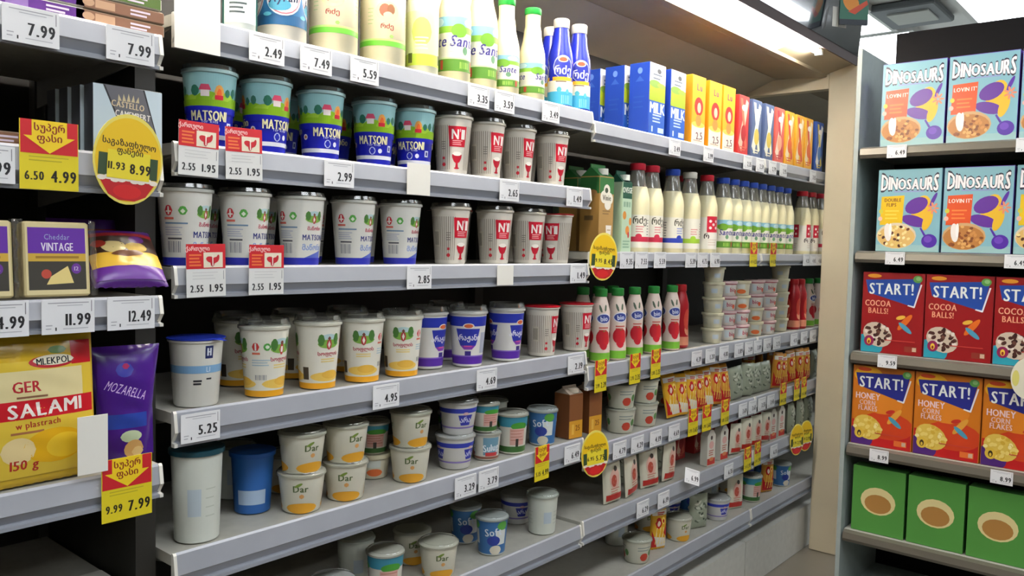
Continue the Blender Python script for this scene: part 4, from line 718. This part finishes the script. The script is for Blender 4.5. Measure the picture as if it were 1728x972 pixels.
row('milk_check', 'milk_bottle', [1351, 1365], .055, z3M, 'red-capped milk bottle', 'the last meadow bottle', 'bottle', 'red capped bottles near the post'); row('milk_red', 'milk_bottle', [1378, 1390], .055, z3M, 'red-capped milk bottle with pink band', 'the beige post inwards', 'bottle', 'red banded bottles by the post')
behind('milk_red', 'milk_bottle', [1088, 1150], .15, z3M, 'red-capped milk bottle in the back row', 'bottle', 'back row milk bottles')
# ---- strawberry drinks and small tubs
row('strawberry_bottle', 'yogurt_drink_bottle', [1012, 1040, 1069, 1101, 1132], .045, z3D, 'green-capped strawberry drink bottle', 'the striped cups', 'bottle', 'strawberry drink bottles', [rad(-32)]*5)
behind('strawberry_bottle', 'yogurt_drink_bottle', [982, 1008, 1032], .13, z3D, 'green-capped drink bottle in the back row', 'bottle', 'strawberry bottles in the back row')
put('red_bottle', 'yogurt_drink_bottle', at(1147, .06, z3D), 0, 'red drink bottle beside the strawberry bottles', 'bottle')
kk = ['mini_orangetext', 'mini_rosetext', 'mini_rosetext', 'mini_orangetext', 'mini_rosetext', 'mini_rosetext']
for i, (px, cnt) in enumerate([(1202, 4), (1224, 4), (1247, 4), (1271, 4), (1293, 4), (1314, 4)]):
    for j in range(cnt + (1 if i in (0, 5) else 0)):
        put(kk[(i+j//2) % 6] if i not in (0, 5) else 'mini_plain', 'cream_cheese_tub', at(px, .05+.012*(i % 2), z3D)[:2]+(z3D+j*.0572,), random.uniform(-1.3, -.5), f'small cheese tub {ORD[j]} from the bottom, {ORD[i]} stack from the strawberry bottles', 'tub', 'stacked small tubs', sc=.975)
row('red_bottle', 'yogurt_drink_bottle', [1338, 1349], .05, z3D, 'red drink bottle', 'the last tub stack', 'bottle', 'red drink bottles'); row('strawberry_bottle', 'yogurt_drink_bottle', [1363, 1379], .05, z3D, 'strawberry drink bottle by the post', 'the red bottles', 'bottle', 'strawberry bottles by the post', [rad(-10)]*2)
# ---- tubs and bags
for px, off, lv, lab in ((1047, .06, 0, 'lower white tub at the shelf end'), (1047, .06, 1, 'upper white tub at the shelf end'), (1086, .06, 0, 'lower white tub of the second pair'), (1086, .06, 1, 'upper white tub of the second pair'), (1112, .2, 0, 'single white tub set back near the yellow bags')):
    put('red_spot_tub', 'cheese_tub', at(px, off, z3E)[:2]+(z3E+lv*.0795,), rad(-30), lab+' with a red spot', 'tub', 'red spot tubs')
put('soft_tub', 'dairy_tub', at(1075, .17, z3E), 0, 'dark blue tub deep behind the white tubs', 'tub')
i = 0
for px, k in ((1137, 'yellow_bag'), (1152, 'yellow_bag'), (1167, 'yellow_bag'), (1182, 'red_gold_bag'), (1195, 'yellow_bag'), (1208, 'red_gold_bag'), (1225, 'red_gold_bag')):
    put(k, 'cheese_stick_bag', at(px, .03, z3E), rad(-14), f'{ORD[i]} {"yellow" if k[0] == "y" else "red and gold"} snack bag counting from the white tubs', 'bag', 'cheese snack bags', rx=rad(-10), ry=random.uniform(-.12, .12), sc=random.uniform(.9, 1.0)); i += 1
row('grey_bag', 'cheese_bag', [1242, 1258, 1274, 1290], .035, z3E, 'grey-green cheese bag', 'the yellow snack bags', 'bag', 'grey cheese bags', [rad(-12)]*4, tilt=.15); behind('red_gold_bag', 'cheese_stick_bag', [1262, 1280, 1300], .12, z3E, 'gold snack bag standing behind the grey bags', 'bag', 'snack bags in the back')
row('red_gold_bag', 'cheese_stick_bag', [1309, 1322, 1335, 1348, 1360], .03, z3E, 'gold snack bag', 'the grey bags', 'bag', 'gold snack bags near the post', [rad(-14)]*5, sc=.95, tilt=.12); row('grey_bag', 'cheese_bag', [1372, 1384], .035, z3E, 'grey bag by the post', 'the gold bags', 'bag', 'grey bags by the post')
behind('yellow_bag', 'cheese_stick_bag', [1156, 1178, 1200], .125, z3E, 'yellow snack bag in the back row of its shelf', 'bag', 'yellow bags in the back row')
# ---- lower shelves
row('pale_bag', 'cheese_bag', [1034, 1066, 1097, 1127], .04, z3F, 'pale cheese bag', 'the yogurt chiller end', 'bag', 'pale cheese bags', [rad(-10), rad(5), rad(-20), rad(0)], tilt=.15)
row('house_pack', 'cheese_pack', [1199, 1221], .027, z3F, 'white gable-shaped pack', 'the pale bags', 'pack', 'gable shaped packs', [rad(-5)]*2, sc=.9); row('pale_bag', 'cheese_bag', [1240, 1258, 1275, 1289], .03, z3F, 'pale narrow bag', 'the first gable pack', 'bag', 'pale narrow bags', [rad(-12)]*4, sc=.9, tilt=.12)
row('house_pack', 'cheese_pack', [1304, 1318], .027, z3F, 'white gable-shaped pack', 'the pale narrow bags', 'pack', 'gable packs near the post', [rad(-5)]*2, sc=.9); row('grey_bag', 'cheese_bag', [1333, 1348, 1362], .035, z3F, 'grey bag', 'the last gable packs', 'bag', 'grey bags on the lower shelf')
for i, px in enumerate((1150, 1180, 1204, 1240, 1266, 1290, 1310)):
    put('red_carton', 'gift_carton', (XY(px, D+.15, z3F+.1), D+.15, z3F), 0, f'{ORD[i]} dark red carton at the back of the lower shelf from the tubs', 'carton', 'dark red cartons', sc=.8)
for i, px in enumerate((1075, 1110, 1145, 1178, 1210, 1240, 1268, 1294, 1318)):
    put(['red_spot_tub', 'yellow_bag', 'dill_tub', 'grey_bag', 'violet_tub', 'pale_bag', 'pink_tub', 'red_gold_bag', 'soft_tub'][i], 'dairy_pack', at(px, .06, z3G), -.4, ['white red-spot tub', 'yellow snack bag', 'dill-print tub', 'grey bag', 'violet tub', 'pale bag', 'pink tub', 'gold snack bag', 'blue tub'][i]+' on the bottom shelf of the milk chiller', 'pack')
row('grey_bag', 'cheese_bag', [1050, 1085, 1118], .13, z3F, 'grey back-row bag on the pale bag shelf', 'the yogurt chiller', 'bag', 'grey bags behind the pale bags', [rad(-20)]*3, tilt=.12)
for i, px in enumerate((1040, 1090, 1128, 1160, 1196, 1226, 1254, 1281)): put(['plain_tub', 'dill_tub', 'violet_tub', 'soft_tub'][i % 4], 'dairy_pack', at(px, .2, z3G), -.5, f'{ORD[i]} tub in the back row of the bottom milk chiller shelf', 'tub', 'back row of the bottom shelf')
# ---- cheese cabinet
for i, (px, lv, k, c) in enumerate([(60, 0, 'slice_pack_purple', 'purple'), (60, 1, 'slice_pack_purple', 'purple'), (205, 0, 'slice_pack_brown', 'brown'), (205, 1, 'slice_pack_brown', 'brown'), (200, 2, 'slice_pack_green', 'green'), (200, 3, 'slice_pack_purple', 'purple'), (50, 2, 'slice_pack_brown', 'brown')]):
    put(k, 'cheese_slice_pack', (XY(px, D1+.02, 1.75), D1+.02, U1[0][0]+lv*.021), 0, f'flat {c}-edged cheese slice pack, {ORD[lv]} in the stack {"by the shelf end" if px > 150 else "away from the shelf end"}', 'pack', 'flat cheese packs')
p = at1(217, .03, U1[1][0])
put('camembert_box', 'camembert_box', p, 0, 'grey and white camembert box at the front of its row', 'box', 'camembert boxes')
for i in range(3): put('camembert_box', 'camembert_box', (p[0]-.004*(i+1), p[1]+.038*(i+1), p[2]), 0, f'{ORD[i]} camembert box behind the front one', 'box', 'camembert boxes')
put('vintage_pack', 'cheddar_pack', at1(99, .02, U1[2][0]), rad(-3), 'clear-wrapped cheddar block with a purple label beside the grated bag', 'cheese', 'wrapped cheddar blocks', rx=rad(-5)); put('vintage_pack', 'cheddar_pack', at1(-38, .02, U1[2][0]), rad(-2), 'clear-wrapped cheddar block with a purple label away from the grated bag', 'cheese', 'wrapped cheddar blocks', rx=rad(-5))
put('grated_bag', 'grated_cheese_bag', at1(224, .035, U1[2][0]), rad(-4), 'purple and yellow grated cheese bag slumping at the shelf end', 'bag', rx=rad(-44)); put('grated_bag', 'grated_cheese_bag', at1(140, .2, U1[2][0]), rad(-4), 'dim purple cheese bag standing behind the slumping one', 'bag')
put('salami_pack', 'cheese_slice_bag', at1(62, .03, U1[3][0]), rad(2), 'large yellow and red pack of sliced cheese', 'bag', rx=rad(-4)); put('mozzarella_bag', 'mozzarella_bag', at1(212, .05, U1[3][0]), rad(-8), 'dark purple mozzarella bag with a narrow foot', 'bag', rx=rad(-3))
put('slice_pack_brown', 'cheese_slice_pack', (XY(-30, D1+.03, 1.53), D1+.03, U1[1][0]), 0, 'flat pale cheese pack beside the promotion card on the camembert shelf', 'pack')
for i, px in enumerate((40, 170)): put('slice_pack_purple', 'cheese_slice_pack', (XY(px, D1+.03, .8), D1+.03, U1[4][0]), 0, f'flat purple-edged pack on the lowest cheese shelf, {ORD[i]} from the wall', 'pack', 'packs on the lowest cheese shelf')
# ------------------------------------------------------------------ price cards on the rails
def rail_tag(px, lev, p, where, unit=2, dz=0, rz=0):
    Y = (D1 if unit == 1 else D)-.0035; zt, zb = lev; z = (zt+zb)/2-.026+dz
    hang('price_tag', white_card(p), (XY(px, Y, z+.026), Y, z), f'white price tag reading {p} {where}', rz=rz)
for px, p, w_ in ((53, '7.99', 'away from the end of the flat pack shelf'), (221, '7.99', 'at the end of the flat pack shelf')): rail_tag(px, U1[0], p, w_, 1)
rail_tag(-25, U1[1], '5.99', 'beside the red and yellow promotion card', 1)
for px, p, w_ in ((0, '4.99', 'below the cheddar blocks'), (116, '11.99', 'below the cheddar block'), (222, '12.49', 'below the slumping grated cheese bag')): rail_tag(px, U1[2], p, w_, 1)
for px, p, w_ in ((451, '2.49', 'below the blue drink cup'), (534, '7.49', 'below the first jug'), (616, '5.59', 'below the second jug'), (808, '3.35', 'below the large meadow bottles'), (852, '3.59', 'below the green-capped bottles'), (930, '3.49', 'below the blue bottles')): rail_tag(px, U2[0], p, w_)
for px, p, w_ in ((573, '2.99', 'below the blue meadow cups'), (860, '2.65', 'below the striped cups'), (970, '1.49', 'at the end of the second shelf rail')): rail_tag(px, U2[1], p, w_)
for px, p, w_ in ((708, '2.85', 'below the white cups'), (976, '1.49', 'at the end of the third shelf rail')): rail_tag(px, U2[2], p, w_)
for px, p, w_ in ((339, '5.25', 'below the blue-lidded cup'), (652, '4.95', 'below the yellow-footed cups'), (822, '4.69', 'below the purple-footed cups'), (972, '2.19', 'below the red-lidded striped cups')): rail_tag(px, U2[3], p, w_)
for px, p, w_ in ((966, '6.49', 'below the brown cartons'), (825, '3.79', 'beside the promotion card on the tub shelf'), (786, '3.29', 'below the violet tubs')): rail_tag(px, U2[4], p, w_)
for i, (px, p) in enumerate(((1139, '3.49'), (1196, '3.99'), (1262, '2.35'), (1283, '2.59'), (1304, '2.79'), (1322, '2.95'), (1372, '3.15'))): rail_tag(px, U3[0], p, f'{ORD[i]} below the cartons counting from the blue bottles')
for i, (px, p) in enumerate(((1058, '9.35'), (1083, '7.55'), (1114, '5.59'), (1166, '5.39'), (1186, '4.75'), (1207, '6.90'), (1361, '4.25'), (1372, '4.45'), (1382, '4.65'))): rail_tag(px, U3[1], p, f'{ORD[i]} on the milk bottle rail from the oval card')
for i, (px, p) in enumerate(((1176, '4.39'), (1199, '1.20'), (1222, '4.80'), (1247, '1.89'), (1264, '2.89'), (1279, '3.89'), (1295, '1.75'), (1311, '2.75'), (1340, '4.15'), (1357, '4.35'), (1372, '4.55'))): rail_tag(px, U3[2], p, f'{ORD[i]} from the promotion cards below the strawberry drinks')
for i, (px, p) in enumerate(((1046, '4.79'), (1076, '4.29'), (1107, '4.19'), (1138, '4.69'), (1254, '3.69'), (1270, '3.65'), (1286, '3.55'), (1301, '3.45'))): rail_tag(px, U3[3], p, f'{ORD[i]} on the snack bag rail from the brown cartons')
for i, (px, p) in enumerate(((1085, '6.29'), (1120, '6.19'), (1306, '6.15'), (1230, '6.35'))): rail_tag(px, U3[4], p, f'{ORD[i]} on the pale bag rail from the yogurt chiller')
hang('loose_price_card', white_card('6.99'), (XY(1168, D-.03, .60), D-.03, .575), 'tilted loose price card sticking up below the snack bags', rz=-.3, ry=.35, rx=-.3)
Y = D-.0045
for px, lev, w_ in ((335, U2[1], 'first red and white price card from the cheese corner, second shelf'), (413, U2[1], 'second red and white price card from the cheese corner, second shelf'), (349, U2[2], 'first red and white price card from the cheese corner, third shelf'), (450, U2[2], 'second red and white price card from the cheese corner, third shelf')):
    z = lev[1]+.002; hang('promotion_card', red_card('2.55', '1.95'), (XY(px, Y, z+.05), Y, z), w_, 'price card', 'red and white price cards', ry=random.uniform(-.03, .03))
Y1 = D1-.0045
hang('promotion_card', promo_card('6.50', '4.99'), (XY(84, Y1, 1.5), Y1, 1.462), 'yellow and red arrow price card on the camembert shelf', 'price card')
hang('promotion_card', promo_card('9.99', '7.99'), (XY(215, Y1, .98), Y1, .945), 'yellow and red arrow price card below the mozzarella bag', 'price card')
hang('oval_price_card', oval_card('11.93', '8.99'), (XY(213, Y1-.012, 1.51), Y1-.012, 1.446), 'large oval yellow price card in front of the camembert boxes', 'price card', ry=.06)
hang('oval_price_card', oval_card('9.95', '8.45'), (XY(1017, Y-.01, 1.36), Y-.01, 1.297), 'oval yellow price card in front of the brown plant milk carton', 'price card', ry=.05, rz=-.25)
hang('oval_price_card', oval_card('6.95', '5.75'), (XY(1006, Y-.01, .78), Y-.01, .715), 'oval yellow price card in front of the brown cartons', 'price card', ry=-.05, rz=-.25)
for i, px in enumerate((1345, 1360)): hang('oval_price_card', oval_card('3.95', '2.95'), (XY(px, Y-.01, .55), Y-.01, .49), f'{ORD[i]} small-looking oval price card on the lower shelf by the post', 'price card', rz=-.2)
for px, z, a, b, w_ in ((915, .755, '5.15', '4.99', 'below the blue tub'), (1014, .965, '2.99', '2.39', 'at the end of the strawberry drink rail'), (1072, .967, '2.95', '2.35', 'below the third strawberry bottle'), (1107, .97, '2.85', '2.25', 'below the fifth strawberry bottle'), (1272, 1.33, '4.95', '4.35', 'first on the meadow milk rail'), (1305, 1.33, '4.90', '4.30', 'second on the meadow milk rail'), (1170, .735, '1.95', '1.65', 'below the yellow snack bags'), (1193, .735, '1.90', '1.60', 'below the middle snack bags'), (1224, .735, '1.85', '1.55', 'below the last red and gold bags'), (1322, .735, '1.80', '1.50', 'first below the gold bags near the post'), (1345, .735, '1.75', '1.45', 'second below the gold bags near the post'), (1357, .735, '1.70', '1.40', 'third below the gold bags near the post'), (1262, .515, '2.45', '1.95', 'below the pale narrow bags'), (1279, .52, '2.40', '1.90', 'below the last pale narrow bags')):
    hang('promotion_card', promo_card(a, b), (XY(px, Y, z+.05), Y, z), f'small yellow and red arrow price card {w_}', 'price card', rz=random.uniform(-.05, .05)).scale = (.8, 1, .95)
hang('blank_card', blank_card(.085, .115), (XY(334, Y, 1.77), Y, 1.72), 'tall blank white card at the start of the top rail', 'card'); hang('blank_card', blank_card(.07, .07), (XY(707, Y, 1.54), Y, 1.503), 'blank white card covering the rail below the last blue cup', 'card'); hang('blank_card', blank_card(.062, .05), (XY(853, Y, 1.31), Y, 1.293), 'small blank white card below the striped cups of the third shelf', 'card')
hang('blank_card', blank_card(.045, .09), (XY(157, Y1-.004, 1.06), Y1-.004, 1.03), 'plain white card standing beside the sliced cheese pack', 'card')
# ------------------------------------------------------------------ cereal shelving
XF = 3.1; LV = [1.775, 1.402, 1.036, .695, .375]
e = tag(link('cereal_shelving', None, None, (XF, .1, 0)), 'grey metal shelving filled with cereal boxes', 'shelving')
def gp(n, mb, par=None): return link(n, mb.mesh(n), par or e, (-XF, -.1, 0) if par is None else (0, 0, 0))
GREY = M('#98a29f', .45, noise=.05)
gp('side_panel', MB().box(XF-.03, XF+.42, .985, 1.0, 0, 2.125, GREY)); gp('back_panel', MB().box(XF+.42, XF+.45, -.8, 1.0, 0, 2.27, M('#0b090b', .7, spec=.2, noise=.1))); gp('base_panel', MB().box(XF-.02, XF+.42, -.8, .985, 0, .12, GREY))
for z in LV:
    s = gp('shelf', MB().box(XF-.01, XF+.42, -.8, .98, z-.025, z-.001, M('#b0aea6', .45)))
    pr = [(XF-.012, z-.002), (XF-.03, z-.008), (XF-.034, z-.03), (XF-.026, z-.042), (XF-.012, z-.042)]
    mb = MB(); n = len(pr); mb.add([(x, y, zz) for y in (-.8, .978) for x, zz in pr], [(i, (i+1) % n, n+(i+1) % n, n+i) for i in range(n)]+[tuple(range(n)), tuple(range(2*n-1, n-1, -1))], M('#6c675c', .35, .3)); gp('price_rail', mb, s)
def cereal(k, lv, edges, desc, grp):
    for i, y in enumerate(edges):
        put(k if isinstance(k, str) else k[i], 'cereal_box', (XF+.004, y, LV[lv]), rad(-90), f'{ORD[i]} {desc} from the grey side panel', 'cereal box', grp)
cereal('dino_orange', 0, [.818-.2145*i for i in range(6)], 'pale blue top-shelf cereal box', 'blue cereal boxes on the top shelf')
cereal(['dino_yellow', 'dino_orange']*3, 1, [.816-.2145*i for i in range(6)], 'pale blue second-shelf cereal box', 'blue cereal boxes on the second shelf')
cereal('start_cocoa', 2, [.853-.2115*i for i in range(6)], 'red cocoa cereal box', 'red cereal boxes'); cereal('start_honey', 3, [.872-.2115*i for i in range(6)], 'orange honey flakes cereal box', 'orange cereal boxes'); cereal('green_box', 4, [.87-.19*i for i in range(4)], 'green muesli box on the lowest shelf', 'green muesli boxes')
XT = XF-.0365
for px, lv, p, w_ in ((1513, 0, '6.49', 'below the first box of the top row'), (1510, 1, '6.49', 'below the yellow-patched blue box'), (1497, 2, '9.59', 'below the first red box'), (1483, 3, '8.99', 'below the first orange box'), (1734, 0, '6.49', 'below the second box of the top row'), (1714, 1, '6.49', 'below the second box of the blue second row'), (1690, 3, '8.99', 'below the second orange box')):
    z = LV[lv]-.046; hang('price_tag', white_card(p), (XT, YX(px, XT, z+.02), z), f'white cereal price tag reading {p} {w_}', rz=rad(-90)).scale = (.86, 1, .86)
hang('oval_price_card', card(.1, .135, '#d8d2bc', Art().ell(-3.6, 6.6, 1.0, 2.6, '#cfc66a'), .0014, 'oval'), (XT-.02, YX(1738, XT, 1.0), .94), 'blank cream oval card between the red and orange cereal boxes', 'price card', rz=rad(-80))
# ------------------------------------------------------------------ signs above
A = Art(); A.rect(-6, .2, 6, 22, '#2c6a54').ell(-1.4, 9, 3.0, 4.4, '#dc8a24', a=.6).ell(-2.4, 12, 2.0, 2.0, '#e0a838').poly([(-2.5, 5.2), (.5, 4.2), (5.8, 8.4), (5.2, 10)], '#c8441e').ell(1.6, 16, 2.4, 2.4, '#3c8c58').rect(-6, .2, 6, 2.2, '#16202c')
hang('hanging_poster', card(.12, .24, '#1e2c34', A, .006), (XY(1441, 1.15, 2.36), 1.15, 2.315), 'green and orange poster fixed to the canopy header', 'poster', rz=rad(-45))
hang('blank_card', blank_card(.07, .08), (XY(1417, 1.2, 2.36), 1.2, 2.31), 'white card fixed beside the poster on the canopy header', 'card', rz=rad(-30))
e = tag(link('ceiling_cassette', None, None, (6.62, 1.78, 3.195)), 'grey ceiling cassette with a pale centre plate', 'ceiling unit')
link('housing', MB().box(-.3, .3, -.22, .22, -.05, 0, M('#6c7278', .5), .01).mesh('housing'), e); link('centre_plate', MB().box(-.17, .14, -.15, .13, -.062, -.048, M('#b8bcb8', .5)).mesh('centre_plate'), e)
